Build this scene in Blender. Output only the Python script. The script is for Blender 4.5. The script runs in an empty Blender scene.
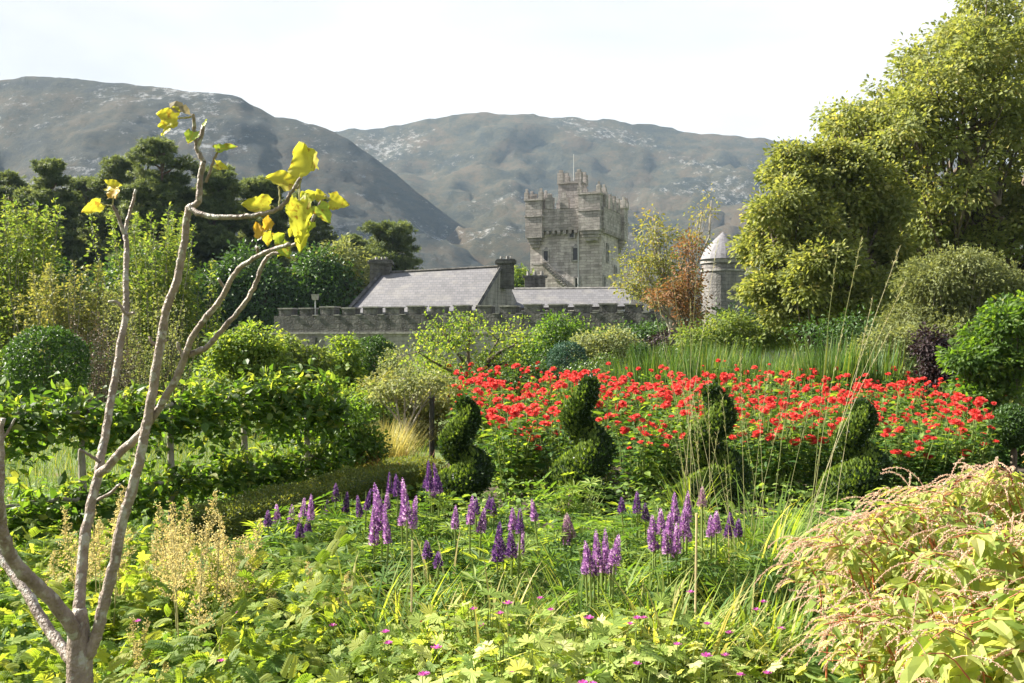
import bpy, math, random
import numpy as np
from mathutils import Vector, noise as mnoise

R = math.radians
F = 995.0          # focal length in pixels (35 mm lens on a 36 mm sensor, 1024 px wide)
EYE = 1.6
scene = bpy.context.scene
col = scene.collection

# ------------------------------------------------------------------ camera, sky, sun, exposure
cam_d = bpy.data.cameras.new('camera')
cam_d.sensor_width = 36.0
cam_d.lens = 35.0
cam_d.clip_start = 0.05
cam_d.clip_end = 12000
cam = bpy.data.objects.new('camera', cam_d)
cam.location = (0, 0, EYE)
cam.rotation_euler = (R(90), 0, 0)
col.objects.link(cam)
scene.camera = cam

SUN_AZ, SUN_EL = -75.0, 37.0       # degrees left of the view direction (+Y), elevation
world = bpy.data.worlds.new('World')
scene.world = world
world.use_nodes = True
wn = world.node_tree
wn.nodes.clear()
w_out = wn.nodes.new('ShaderNodeOutputWorld')
w_bg = wn.nodes.new('ShaderNodeBackground')
w_bg.inputs['Strength'].default_value = 0.064
w_sky = wn.nodes.new('ShaderNodeTexSky')
w_sky.sky_type = 'NISHITA'
w_sky.sun_disc = False
w_sky.sun_elevation = R(SUN_EL)
w_sky.sun_rotation = R(SUN_AZ)
w_sky.air_density = 1.0
w_sky.dust_density = 2.0
w_tc = wn.nodes.new('ShaderNodeTexCoord')
w_map = wn.nodes.new('ShaderNodeMapping')
w_map.inputs['Scale'].default_value = (1.0, 1.0, 3.2)
w_noise = wn.nodes.new('ShaderNodeTexNoise')
w_noise.inputs['Scale'].default_value = 2.2
w_noise.inputs['Detail'].default_value = 7
w_noise.inputs['Roughness'].default_value = 0.5
w_noise.inputs['Distortion'].default_value = 0.35
w_ramp = wn.nodes.new('ShaderNodeValToRGB')
w_ramp.color_ramp.elements[0].position = 0.36
w_ramp.color_ramp.elements[0].color = (2.95, 2.97, 3.02, 1)
w_ramp.color_ramp.elements[1].position = 0.60
w_ramp.color_ramp.elements[1].color = (3.8, 3.79, 3.77, 1)
w_sep = wn.nodes.new('ShaderNodeSeparateXYZ')
w_mr = wn.nodes.new('ShaderNodeMapRange')       # the thin cloud deck thins out overhead
w_mr.inputs['From Min'].default_value = 0.35
w_mr.inputs['From Max'].default_value = 0.8
w_mr.inputs['To Min'].default_value = 1.0
w_mr.inputs['To Max'].default_value = 0.25
w_mix = wn.nodes.new('ShaderNodeMix'); w_mix.data_type = 'RGBA'
L = wn.links.new
L(w_tc.outputs['Generated'], w_map.inputs['Vector'])
L(w_map.outputs['Vector'], w_noise.inputs['Vector'])
L(w_noise.outputs['Fac'], w_ramp.inputs['Fac'])
L(w_tc.outputs['Generated'], w_sep.inputs['Vector'])
L(w_sep.outputs['Z'], w_mr.inputs['Value'])
L(w_mr.outputs['Result'], w_mix.inputs['Factor'])
L(w_sky.outputs['Color'], w_mix.inputs['A'])
L(w_ramp.outputs['Color'], w_mix.inputs['B'])
L(w_mix.outputs['Result'], w_bg.inputs['Color'])
L(w_bg.outputs['Background'], w_out.inputs['Surface'])

sun_d = bpy.data.lights.new('sun', 'SUN')
sun_d.energy = 5.0
sun_d.angle = R(0.6)
sun_d.color = (1.0, 0.94, 0.82)
sun = bpy.data.objects.new('sun', sun_d)
sd = Vector((math.sin(R(SUN_AZ)) * math.cos(R(SUN_EL)), math.cos(R(SUN_AZ)) * math.cos(R(SUN_EL)), math.sin(R(SUN_EL))))
sun.rotation_euler = sd.to_track_quat('Z', 'Y').to_euler()
sun.location = sd * 50
col.objects.link(sun)

scene.view_settings.view_transform = 'Standard'
scene.view_settings.look = 'None'
scene.view_settings.exposure = 2.08
scene.view_settings.gamma = 1.0
scene.view_settings.use_curve_mapping = False
cy = scene.cycles
cy.use_denoising = True
cy.max_bounces = 6
cy.diffuse_bounces = 3
cy.glossy_bounces = 2
cy.transmission_bounces = 4
cy.volume_bounces = 0
cy.sample_clamp_indirect = 6
cy.sample_clamp_direct = 12

# ------------------------------------------------------------------ helpers
rng = np.random.default_rng(11)
random.seed(5)


def at(px, py, Y):
    return np.array([(px - 512) / F * Y, Y, EYE + (341.5 - py) / F * Y])


def gx(px, Y):
    return (px - 512) / F * Y


def gz(py, Y):
    return EYE + (341.5 - py) / F * Y


class Buf:
    """collects polygons; build() links them as one mesh object"""
    def __init__(self):
        self.v = []; self.f = []; self.s = []; self.r = []; self.m = []; self.n = 0

    def add(self, V, loops, sizes, rnd=0.5, mat=0):
        V = np.asarray(V, dtype=np.float64).reshape(-1, 3)
        loops = np.asarray(loops, dtype=np.int64).ravel()
        sizes = np.asarray(sizes, dtype=np.int64).ravel()
        self.v.append(V); self.f.append(loops + self.n); self.s.append(sizes)
        self.r.append(np.broadcast_to(np.asarray(rnd, dtype=np.float64), (len(V),)))
        self.m.append(np.full(len(sizes), mat))
        self.n += len(V)

    def join(self, o):
        for V, f, s, r, m in zip(o.v, o.f, o.s, o.r, o.m):
            self.v.append(V); self.f.append(f + self.n); self.s.append(s); self.r.append(r); self.m.append(m)
        self.n += o.n

    def box(self, c, d, rz=0.0, taper=1.0, rnd=0.5, mat=0):
        c = np.array(c, float); hx, hy, hz = [q / 2 for q in d]
        P = np.array([(sx * hx * (taper if sz > 0 else 1), sy * hy * (taper if sz > 0 else 1), sz * hz)
                      for sz in (-1, 1) for sx, sy in ((-1, -1), (1, -1), (1, 1), (-1, 1))])
        cs, sn = math.cos(rz), math.sin(rz)
        P = np.stack([P[:, 0] * cs - P[:, 1] * sn, P[:, 0] * sn + P[:, 1] * cs, P[:, 2]], 1) + c
        q = [(3, 2, 1, 0), (4, 5, 6, 7), (0, 1, 5, 4), (1, 2, 6, 5), (2, 3, 7, 6), (3, 0, 4, 7)]
        self.add(P, q, [4] * 6, rnd, mat)

    def prism(self, pts, z0, z1, scale_top=1.0, rnd=0.5, mat=0):
        pts = np.array(pts, float); n = len(pts); c = pts.mean(0)
        lo = np.c_[pts, np.full(n, z0)]; hi = np.c_[c + (pts - c) * scale_top, np.full(n, z1)]
        loops = []; sizes = []
        for i in range(n):
            j = (i + 1) % n; loops += [i, j, n + j, n + i]; sizes.append(4)
        loops += list(range(n - 1, -1, -1)); sizes.append(n)
        loops += list(range(n, 2 * n)); sizes.append(n)
        self.add(np.r_[lo, hi], loops, sizes, rnd, mat)

    def tube(self, pts, rad, sides=6, rnd=0.5, mat=0, cap=True):
        P = np.asarray(pts, float); n = len(P)
        rad = np.broadcast_to(np.asarray(rad, float), (n,))
        T = np.gradient(P, axis=0); T /= np.linalg.norm(T, axis=1)[:, None] + 1e-12
        ref = np.array([0.31, 0.95, 0.02]) if abs(T[0][2]) > 0.6 else np.array([0.02, 0.05, 1.0])
        A = np.cross(T, ref); A /= np.linalg.norm(A, axis=1)[:, None] + 1e-12
        B = np.cross(T, A)
        an = np.linspace(0, 2 * np.pi, sides, endpoint=False)
        V = P[:, None] + rad[:, None, None] * (np.cos(an)[None, :, None] * A[:, None] + np.sin(an)[None, :, None] * B[:, None])
        i = np.arange(n - 1)[:, None] * sides; k = np.arange(sides)[None]; k2 = (k + 1) % sides
        q = np.stack([i + k, i + k2, i + sides + k2, i + sides + k], -1).reshape(-1, 4)
        loops = q.ravel().tolist(); sizes = [4] * len(q)
        if cap:
            loops += list(range((n - 1) * sides, n * sides)); sizes.append(sides)
        self.add(V.reshape(-1, 3), loops, sizes, rnd, mat)

    def build(self, name, mats, parent=None, smooth=False):
        if not isinstance(mats, (list, tuple)):
            mats = [mats]
        me = bpy.data.meshes.new(name)
        if self.n:
            V = np.concatenate(self.v); Lp = np.concatenate(self.f); S = np.concatenate(self.s)
            me.vertices.add(len(V)); me.vertices.foreach_set('co', V.astype(np.float32).ravel())
            me.loops.add(len(Lp)); me.loops.foreach_set('vertex_index', Lp.astype(np.int32))
            me.polygons.add(len(S))
            st = np.concatenate([[0], np.cumsum(S)[:-1]])
            me.polygons.foreach_set('loop_start', st.astype(np.int32))
            me.polygons.foreach_set('material_index', np.concatenate(self.m).astype(np.int32))
            me.update(calc_edges=True)
            a = me.attributes.new('rnd', 'FLOAT', 'POINT')
            a.data.foreach_set('value', np.concatenate(self.r).astype(np.float32))
            me.polygons.foreach_set('use_smooth', np.full(len(S), bool(smooth)))
        for m in mats:
            me.materials.append(m)
        o = bpy.data.objects.new(name, me)
        col.objects.link(o)
        if parent:
            o.parent = parent
        return o


def tag(o, label=None, cat=None, group=None, kind=None):
    if label: o['label'] = label
    if cat: o['category'] = cat
    if group: o['group'] = group
    if kind: o['kind'] = kind
    return o


def empty(name, loc, label, cat, group=None, rz=0.0, s=1.0):
    o = bpy.data.objects.new(name, None)
    o.location = tuple(float(q) for q in loc); o.rotation_euler = (0, 0, rz); o.scale = (s, s, s)
    o.empty_display_size = 0.1
    col.objects.link(o)
    return tag(o, label, cat, group)


KIDS = {}


def copy_tree(o, parent=None):
    c = o.copy(); col.objects.link(c)
    if parent: c.parent = parent
    for ch in list(o.children):
        copy_tree(ch, c)
    return c


def unit(a):
    return a / (np.linalg.norm(a, axis=-1, keepdims=True) + 1e-12)


# leaf templates: x along the leaf, y across, z out of the blade; (verts, loops, sizes)
T_DIAM = (np.array([(0, 0, 0), (.5, .3, .06), (1, 0, -.05), (.5, -.3, .06)]), [0, 3, 2, 1], [4])
T_OVAL = (np.array([(0, 0, 0), (.3, .27, .07), (.3, 0, 0), (.3, -.27, .07), (.68, .2, .03), (.68, 0, -.04), (.68, -.2, .03), (1, 0, -.16)]),
          [0, 2, 1, 0, 3, 2, 1, 2, 5, 4, 2, 3, 6, 5, 4, 5, 7, 5, 6, 7], [3, 3, 4, 4, 3, 3])
T_NARROW = (T_OVAL[0] * np.array([1, .55, 1]), T_OVAL[1], T_OVAL[2])
T_LONG = (T_OVAL[0] * np.array([1, .3, 1]), T_OVAL[1], T_OVAL[2])


def t_palm(lobes=5, spread=250, deep=0.5, tooth=True):
    V = [(0, 0, 0)]; a0 = -spread / 2
    n = lobes * (6 if tooth else 4)
    pr = [deep, .82, .80, 1.0, .80, .82] if tooth else [deep, .85, 1.0, .85]
    m = len(pr)
    for i in range(n + 1):
        a = R(a0 + spread * i / n); k = i % m
        f = 1.0 - 0.25 * abs((i / n) - .5) * 2
        r = pr[k] * f
        if i in (0, n): r = deep * .75
        V.append((.12 + r * math.cos(a), r * math.sin(a), (-.10 * r * r + (.05 if k else -.03))))
    V = np.array(V) * .62
    V[:, 0] += .2
    loops = []; sizes = []
    for i in range(1, n + 1):
        loops += [0, i, i + 1]; sizes.append(3)
    return V, loops, sizes


T_PALM5 = t_palm(5, 260, .42, True)
T_PALM7 = t_palm(7, 300, .62, True)
T_MAPLE = t_palm(5, 240, .55, False)


def t_radial(n=8, full=340, w=.17, cup=.25):
    V = []; loops = []; sizes = []
    for i in range(n):
        a = R(-full / 2 + full * i / (n - 1)); c, s = math.cos(a), math.sin(a)
        b = len(V)
        for r, y in ((0.04, 0), (.55, w / 2), (1, 0), (.55, -w / 2)):
            V.append((r * c - y * s, r * s + y * c, cup * r * (1.1 - .8 * r)))
        loops += [b, b + 3, b + 2, b + 1]; sizes.append(4)
    return np.array(V) * .55, loops, sizes


T_LUPINLEAF = t_radial(9, 330, .2, .3)


def t_tuft(n=7, seed=3, w=.05, cone=.75):
    r = random.Random(seed); V = []; loops = []; sizes = []
    for i in range(n):
        d = Vector((1, r.uniform(-cone, cone), r.uniform(-cone, cone))).normalized()
        s = d.cross(Vector((r.uniform(-1, 1), r.uniform(-1, 1), 1))).normalized() * w
        l = r.uniform(.7, 1.0); b = len(V)
        V += [tuple(s), tuple(-s), tuple(d * l * .6 - s), tuple(d * l), tuple(d * l * .6 + s)]
        loops += [b, b + 1, b + 2, b + 3, b + 4]; sizes.append(5)
    return np.array(V), loops, sizes


T_TUFT = t_tuft(9, 3, .055, .9)
T_SPRIG = t_tuft(5, 5, .09, .7)


def t_fern(n=10):
    """a pinnate leaf: pairs of toothed leaflets along an arching rib"""
    V = []; loops = []; sizes = []
    def leaflet(o, a, l, w):
        c, s = math.cos(a), math.sin(a); b = len(V)
        for x, y, z in ((0, 0, 0), (.3, w, .03), (.62, w * .75, .0), (1, 0, -.12), (.62, -w * .75, .0), (.3, -w, .03)):
            x *= l; y *= l
            V.append((o[0] + x * c - y * s, o[1] + x * s + y * c, o[2] + z * l))
        loops.extend([b + 5, b + 4, b + 3, b + 2, b + 1, b]); sizes.append(6)
    for i in range(n):
        t = .15 + .7 * i / (n - 1)
        o = (t, 0, .25 * math.sin(t * 2.6)); l = .34 * (1 - .55 * t) + .06
        leaflet(o, R(56), l, .2); leaflet(o, R(-56), l, .2)
    leaflet((.86, 0, .25 * math.sin(.86 * 2.6)), 0, .2, .3)
    return np.array(V), loops, sizes


T_FERN = t_fern()


def leaves(buf, P, D, N, S, tmpl, rnd=None, mat=0, r=rng):
    """place one template leaf at every P, growing along D, facing N, of length S"""
    P = np.asarray(P, float); k = len(P)
    if k == 0: return
    D = unit(np.asarray(D, float)); N = np.asarray(N, float)
    B = unit(np.cross(N, D)); N = np.cross(D, B)
    S = np.broadcast_to(np.asarray(S, float), (k,))
    TV, TL, TS = tmpl
    V = P[:, None] + S[:, None, None] * (TV[None, :, 0, None] * D[:, None] + TV[None, :, 1, None] * B[:, None] + TV[None, :, 2, None] * N[:, None])
    m = len(TV)
    loops = (np.arange(k)[:, None] * m + np.array(TL)[None]).ravel()
    sizes = np.tile(TS, k)
    if rnd is None: rnd = r.random(k)
    buf.add(V.reshape(-1, 3), loops, sizes, np.repeat(rnd, m), mat)


def rdir(n, r=rng):
    return unit(r.normal(size=(n, 3)))


def blades(buf, base, az, lean, length, width, droop=1.0, segs=5, rnd=None, mat=0, z0=0.0, r=rng):
    """arching strap leaves; all arguments are arrays over blades"""
    n = len(base); t = np.linspace(0, 1, segs + 1)
    h = np.stack([np.cos(az), np.sin(az), np.zeros(n)], 1)
    side = np.stack([-np.sin(az), np.cos(az), np.zeros(n)], 1)
    ang = lean[:, None] + droop_arr(droop, n)[:, None] * t[None] ** 1.5      # angle from vertical
    dl = length[:, None] / segs
    dx = np.cumsum(np.sin(ang) * dl, 1) - np.sin(ang) * dl * .999
    dz = np.cumsum(np.cos(ang) * dl, 1) - np.cos(ang) * dl * .999
    C = base[:, None] + dx[..., None] * h[:, None] + dz[..., None] * np.array([0, 0, 1.0])
    w = width[:, None] * np.clip(np.minimum(.55 + t * 1.6, (1 - t) * 2.4), .02, 1)[None] / 2
    A = C + w[..., None] * side[:, None]; B = C - w[..., None] * side[:, None]
    V = np.stack([A, B], 2).reshape(n, -1, 3); m = 2 * (segs + 1)
    q = np.array([[2 * i, 2 * i + 1, 2 * i + 3, 2 * i + 2] for i in range(segs)]).ravel()
    loops = (np.arange(n)[:, None] * m + q[None]).ravel()
    if rnd is None: rnd = r.random(n)
    buf.add(V.reshape(-1, 3), loops, np.full(n * segs, 4), np.repeat(rnd, m), mat)


def droop_arr(d, n):
    return np.broadcast_to(np.asarray(d, float), (n,))


# ------------------------------------------------------------------ materials
def new_mat(name):
    m = bpy.data.materials.new(name); m.use_nodes = True
    m.node_tree.nodes.clear()
    return m, m.node_tree.nodes, m.node_tree.links.new


def leafmat(name, cols, trans=0.5, tint=(2.0, 1.8, .55), rough=.55, spec=.2, nscale=9.0, spots=None):
    """cols: list of (position, rgb) over the random number of each leaf"""
    m, N, K = new_mat(name)
    out = N.new('ShaderNodeOutputMaterial')
    at_ = N.new('ShaderNodeAttribute'); at_.attribute_name = 'rnd'
    ramp = N.new('ShaderNodeValToRGB')
    cr = ramp.color_ramp
    cr.elements[0].position = cols[0][0]; cr.elements[0].color = (*cols[0][1], 1)
    cr.elements[1].position = cols[-1][0]; cr.elements[1].color = (*cols[-1][1], 1)
    for p, c in cols[1:-1]:
        e = cr.elements.new(p); e.color = (*c, 1)
    K(at_.outputs['Fac'], ramp.inputs['Fac'])
    # blotches and veins of slightly different green over every blade
    tc = N.new('ShaderNodeTexCoord'); nz = N.new('ShaderNodeTexNoise'); nz.inputs['Scale'].default_value = nscale; nz.inputs['Detail'].default_value = 3
    K(tc.outputs['Object'], nz.inputs['Vector'])
    hs = N.new('ShaderNodeHueSaturation')
    mr = N.new('ShaderNodeMapRange'); mr.inputs['To Min'].default_value = .72; mr.inputs['To Max'].default_value = 1.28
    K(nz.outputs['Fac'], mr.inputs['Value']); K(mr.outputs['Result'], hs.inputs['Value']); K(ramp.outputs['Color'], hs.inputs['Color'])
    pb = N.new('ShaderNodeBsdfPrincipled'); pb.inputs['Roughness'].default_value = rough
    pb.inputs['Specular IOR Level'].default_value = spec
    colour = hs.outputs['Color']
    if spots:     # (scale, threshold, rgb): brown autumn blotches
        n2 = N.new('ShaderNodeTexNoise'); n2.inputs['Scale'].default_value = spots[0]; n2.inputs['Detail'].default_value = 5; n2.inputs['Roughness'].default_value = .7
        K(tc.outputs['Object'], n2.inputs['Vector'])
        r2 = N.new('ShaderNodeValToRGB'); r2.color_ramp.elements[0].position = spots[1]; r2.color_ramp.elements[1].position = spots[1] + .09
        K(n2.outputs['Fac'], r2.inputs['Fac'])
        m2 = N.new('ShaderNodeMix'); m2.data_type = 'RGBA'; m2.inputs['B'].default_value = (*spots[2], 1)
        K(r2.outputs['Color'], m2.inputs['Factor']); K(colour, m2.inputs['A']); colour = m2.outputs['Result']
    K(colour, pb.inputs['Base Color'])
    tr = N.new('ShaderNodeBsdfTranslucent')
    vm = N.new('ShaderNodeVectorMath'); vm.operation = 'MULTIPLY'; vm.inputs[1].default_value = tint
    K(colour, vm.inputs[0]); K(vm.outputs['Vector'], tr.inputs['Color'])
    mx = N.new('ShaderNodeMixShader'); mx.inputs['Fac'].default_value = trans
    K(pb.outputs['BSDF'], mx.inputs[1]); K(tr.outputs['BSDF'], mx.inputs[2]); K(mx.outputs['Shader'], out.inputs['Surface'])
    return m


def simplemat(name, c1, c2, scale=8.0, rough=.8, bump=.3, detail=6, metallic=0, stretch=(1, 1, 1), lo=.35, hi=.65, spec=.4, extra=None, bscale=None):
    m, N, K = new_mat(name)
    out = N.new('ShaderNodeOutputMaterial'); pb = N.new('ShaderNodeBsdfPrincipled')
    tc = N.new('ShaderNodeTexCoord'); mp = N.new('ShaderNodeMapping'); mp.inputs['Scale'].default_value = stretch
    nz = N.new('ShaderNodeTexNoise'); nz.inputs['Scale'].default_value = scale; nz.inputs['Detail'].default_value = detail; nz.inputs['Roughness'].default_value = .62
    K(tc.outputs['Object'], mp.inputs['Vector']); K(mp.outputs['Vector'], nz.inputs['Vector'])
    ramp = N.new('ShaderNodeValToRGB'); cr = ramp.color_ramp
    cr.elements[0].position = lo; cr.elements[0].color = (*c1, 1); cr.elements[1].position = hi; cr.elements[1].color = (*c2, 1)
    K(nz.outputs['Fac'], ramp.inputs['Fac'])
    colour = ramp.outputs['Color']
    if extra:     # (scale, threshold, rgb): lichen or rust spots
        sc, th, c3 = extra
        n2 = N.new('ShaderNodeTexNoise'); n2.inputs['Scale'].default_value = sc; n2.inputs['Detail'].default_value = 5
        K(mp.outputs['Vector'], n2.inputs['Vector'])
        r2 = N.new('ShaderNodeValToRGB'); r2.color_ramp.elements[0].position = th; r2.color_ramp.elements[1].position = th + .08
        K(n2.outputs['Fac'], r2.inputs['Fac'])
        mx = N.new('ShaderNodeMix'); mx.data_type = 'RGBA'; mx.inputs['B'].default_value = (*c3, 1)
        K(r2.outputs['Color'], mx.inputs['Factor']); K(colour, mx.inputs['A']); colour = mx.outputs['Result']
    K(colour, pb.inputs['Base Color'])
    pb.inputs['Roughness'].default_value = rough; pb.inputs['Metallic'].default_value = metallic; pb.inputs['Specular IOR Level'].default_value = spec
    if bump:
        nb = N.new('ShaderNodeTexNoise'); nb.inputs['Scale'].default_value = bscale or scale * 3; nb.inputs['Detail'].default_value = 6
        K(mp.outputs['Vector'], nb.inputs['Vector'])
        bp = N.new('ShaderNodeBump'); bp.inputs['Strength'].default_value = bump; bp.inputs['Distance'].default_value = .02
        K(nb.outputs['Fac'], bp.inputs['Height']); K(bp.outputs['Normal'], pb.inputs['Normal'])
    K(pb.outputs['BSDF'], out.inputs['Surface'])
    return m


def stonemat(name, base, dark, light, bw=.55, bh=.28, stain=.5, patch=(.4, .75)):
    """coursed rubble: irregular stones of their own tone with paler joints and weather stains"""
    m, N, K = new_mat(name)
    out = N.new('ShaderNodeOutputMaterial'); pb = N.new('ShaderNodeBsdfPrincipled')
    tc = N.new('ShaderNodeTexCoord')
    sp = N.new('ShaderNodeSeparateXYZ'); K(tc.outputs['Object'], sp.inputs['Vector'])
    ad = N.new('ShaderNodeMath'); ad.operation = 'ADD'; K(sp.outputs['X'], ad.inputs[0]); K(sp.outputs['Y'], ad.inputs[1])
    cb = N.new('ShaderNodeCombineXYZ'); K(ad.outputs[0], cb.inputs['X']); K(sp.outputs['Z'], cb.inputs['Y'])
    nd = N.new('ShaderNodeTexNoise'); nd.inputs['Scale'].default_value = 2.2; K(cb.outputs['Vector'], nd.inputs['Vector'])
    va = N.new('ShaderNodeVectorMath'); va.operation = 'MULTIPLY_ADD'; va.inputs[1].default_value = (.34, .26, 0)
    K(nd.outputs['Color'], va.inputs[0]); K(cb.outputs['Vector'], va.inputs[2])
    br = N.new('ShaderNodeTexBrick'); br.inputs['Scale'].default_value = 1; br.inputs['Brick Width'].default_value = bw; br.inputs['Row Height'].default_value = bh
    br.inputs['Mortar Size'].default_value = .018; br.inputs['Color1'].default_value = (*base, 1); br.inputs['Color2'].default_value = (*dark, 1)
    br.inputs['Mortar'].default_value = tuple(b * .62 for b in base) + (1,); br.inputs['Bias'].default_value = -.25
    K(va.outputs['Vector'], br.inputs['Vector'])
    nz = N.new('ShaderNodeTexNoise'); nz.inputs['Scale'].default_value = .55; nz.inputs['Detail'].default_value = 9; nz.inputs['Roughness'].default_value = .66
    K(tc.outputs['Object'], nz.inputs['Vector'])
    rp = N.new('ShaderNodeValToRGB'); rp.color_ramp.elements[0].position = patch[0]; rp.color_ramp.elements[1].position = patch[1]
    K(nz.outputs['Fac'], rp.inputs['Fac'])
    mx = N.new('ShaderNodeMix'); mx.data_type = 'RGBA'; mx.inputs['B'].default_value = (*light, 1)
    K(rp.outputs['Color'], mx.inputs['Factor']); K(br.outputs['Color'], mx.inputs['A'])
    # rain streaks running down
    mp = N.new('ShaderNodeMapping'); mp.inputs['Scale'].default_value = (1.6, 1.6, .22); K(tc.outputs['Object'], mp.inputs['Vector'])
    ns = N.new('ShaderNodeTexNoise'); ns.inputs['Scale'].default_value = 1.5; ns.inputs['Detail'].default_value = 7; K(mp.outputs['Vector'], ns.inputs['Vector'])
    rs = N.new('ShaderNodeMapRange'); rs.inputs['From Min'].default_value = .35; rs.inputs['From Max'].default_value = .7
    rs.inputs['To Min'].default_value = 1 - stain; rs.inputs['To Max'].default_value = 1.2
    K(ns.outputs['Fac'], rs.inputs['Value'])
    hs = N.new('ShaderNodeHueSaturation'); K(rs.outputs['Result'], hs.inputs['Value']); K(mx.outputs['Result'], hs.inputs['Color'])
    K(hs.outputs['Color'], pb.inputs['Base Color']); pb.inputs['Roughness'].default_value = .9; pb.inputs['Specular IOR Level'].default_value = .25
    nb = N.new('ShaderNodeTexNoise'); nb.inputs['Scale'].default_value = 9; nb.inputs['Detail'].default_value = 5; K(tc.outputs['Object'], nb.inputs['Vector'])
    m2 = N.new('ShaderNodeMath'); m2.operation = 'MULTIPLY_ADD'; m2.inputs[1].default_value = -.7
    K(br.outputs['Fac'], m2.inputs[0]); K(nb.outputs['Fac'], m2.inputs[2])
    bp = N.new('ShaderNodeBump'); bp.inputs['Strength'].default_value = .9; bp.inputs['Distance'].default_value = .06
    K(m2.outputs[0], bp.inputs['Height']); K(bp.outputs['Normal'], pb.inputs['Normal'])
    K(pb.outputs['BSDF'], out.inputs['Surface'])
    return m


def hillmat(name, heath, olive, brown, rock, rock_amt=.6, scale=.012):
    m, N, K = new_mat(name)
    out = N.new('ShaderNodeOutputMaterial'); pb = N.new('ShaderNodeBsdfPrincipled')
    tc = N.new('ShaderNodeTexCoord')
    mpv = N.new('ShaderNodeMapping'); mpv.inputs['Scale'].default_value = (1, .4, 1.6); K(tc.outputs['Object'], mpv.inputs['Vector'])
    n1 = N.new('ShaderNodeTexNoise'); n1.inputs['Scale'].default_value = scale; n1.inputs['Detail'].default_value = 12; n1.inputs['Roughness'].default_value = .82
    K(mpv.outputs['Vector'], n1.inputs['Vector'])
    r1 = N.new('ShaderNodeValToRGB'); cr = r1.color_ramp
    cr.elements[0].position = .42; cr.elements[0].color = (*heath, 1); cr.elements[1].position = .58; cr.elements[1].color = (*brown, 1)
    e = cr.elements.new(.5); e.color = (*olive, 1)
    K(n1.outputs['Fac'], r1.inputs['Fac'])
    # bare rock: broad patches broken up by fine noise
    n2 = N.new('ShaderNodeTexNoise'); n2.inputs['Scale'].default_value = .13; n2.inputs['Detail'].default_value = 10; n2.inputs['Roughness'].default_value = .78
    mp2 = N.new('ShaderNodeMapping'); mp2.inputs['Scale'].default_value = (.85, .3, 1.1); mp2.inputs['Rotation'].default_value = (0, R(18), 0)
    K(tc.outputs['Object'], mp2.inputs['Vector']); K(mp2.outputs['Vector'], n2.inputs['Vector'])
    n3 = N.new('ShaderNodeTexNoise'); n3.inputs['Scale'].default_value = .006; n3.inputs['Detail'].default_value = 3; K(tc.outputs['Object'], n3.inputs['Vector'])
    sm = N.new('ShaderNodeMath'); sm.operation = 'MULTIPLY_ADD'; sm.inputs[1].default_value = .55
    K(n3.outputs['Fac'], sm.inputs[0]); K(n2.outputs['Fac'], sm.inputs[2])
    r2 = N.new('ShaderNodeValToRGB'); r2.color_ramp.elements[0].position = rock_amt; r2.color_ramp.elements[1].position = rock_amt + .08
    sh = N.new('ShaderNodeMath'); sh.operation = 'MULTIPLY'; sh.inputs[1].default_value = .72; K(sm.outputs[0], sh.inputs[0])
    K(sh.outputs[0], r2.inputs['Fac'])
    mx = N.new('ShaderNodeMix'); mx.data_type = 'RGBA'; mx.inputs['B'].default_value = (*rock, 1)
    K(r2.outputs['Color'], mx.inputs['Factor']); K(r1.outputs['Color'], mx.inputs['A'])
    K(mx.outputs['Result'], pb.inputs['Base Color']); pb.inputs['Roughness'].default_value = .95; pb.inputs['Specular IOR Level'].default_value = .15
    nb = N.new('ShaderNodeTexNoise'); nb.inputs['Scale'].default_value = .05; nb.inputs['Detail'].default_value = 12; nb.inputs['Roughness'].default_value = .8
    K(mpv.outputs['Vector'], nb.inputs['Vector'])
    bp = N.new('ShaderNodeBump'); bp.inputs['Strength'].default_value = 1; bp.inputs['Distance'].default_value = 8.0
    K(nb.outputs['Fac'], bp.inputs['Height']); K(bp.outputs['Normal'], pb.inputs['Normal'])
    K(pb.outputs['BSDF'], out.inputs['Surface'])
    return m


M = {}
M['sycamore'] = leafmat('leaf_sycamore', [(0, (.10, .13, .04)), (.45, (.18, .21, .07)), (.8, (.27, .29, .11)), (1, (.34, .29, .11))], .5, (1.5, 1.4, .6))
M['pine'] = leafmat('leaf_pine', [(0, (.07, .10, .045)), (.6, (.13, .17, .07)), (1, (.21, .24, .11))], .4, (1.5, 1.4, .7), .55, .25)
M['willow'] = leafmat('leaf_willow', [(0, (.09, .14, .035)), (.6, (.145, .19, .055)), (1, (.22, .23, .07))], .5, (1.6, 1.6, .6))
M['fresh'] = leafmat('leaf_fresh', [(0, (.07, .13, .03)), (.6, (.14, .21, .05)), (1, (.27, .31, .09))], .5)
M['apple'] = leafmat('leaf_apple', [(0, (.045, .085, .02)), (.5, (.08, .14, .03)), (.85, (.14, .20, .045)), (1, (.24, .24, .06))], .5, (1.8, 1.9, .5), .5, .25)
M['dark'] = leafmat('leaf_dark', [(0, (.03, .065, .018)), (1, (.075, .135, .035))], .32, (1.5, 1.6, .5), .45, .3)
M['yew'] = leafmat('leaf_yew', [(0, (.03, .065, .018)), (.7, (.06, .11, .025)), (1, (.17, .23, .05))], .38, (1.6, 1.6, .5), .4, .45)
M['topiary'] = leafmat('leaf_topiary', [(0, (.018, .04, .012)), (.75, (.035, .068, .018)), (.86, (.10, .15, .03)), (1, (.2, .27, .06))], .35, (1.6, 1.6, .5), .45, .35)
M['box'] = leafmat('leaf_box', [(0, (.07, .10, .025)), (.7, (.13, .16, .045)), (1, (.2, .2, .06))], .4)
M['pale'] = leafmat('leaf_pale', [(0, (.13, .17, .07)), (.6, (.22, .25, .11)), (1, (.36, .36, .18))], .4, (1.5, 1.4, .7))
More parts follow.
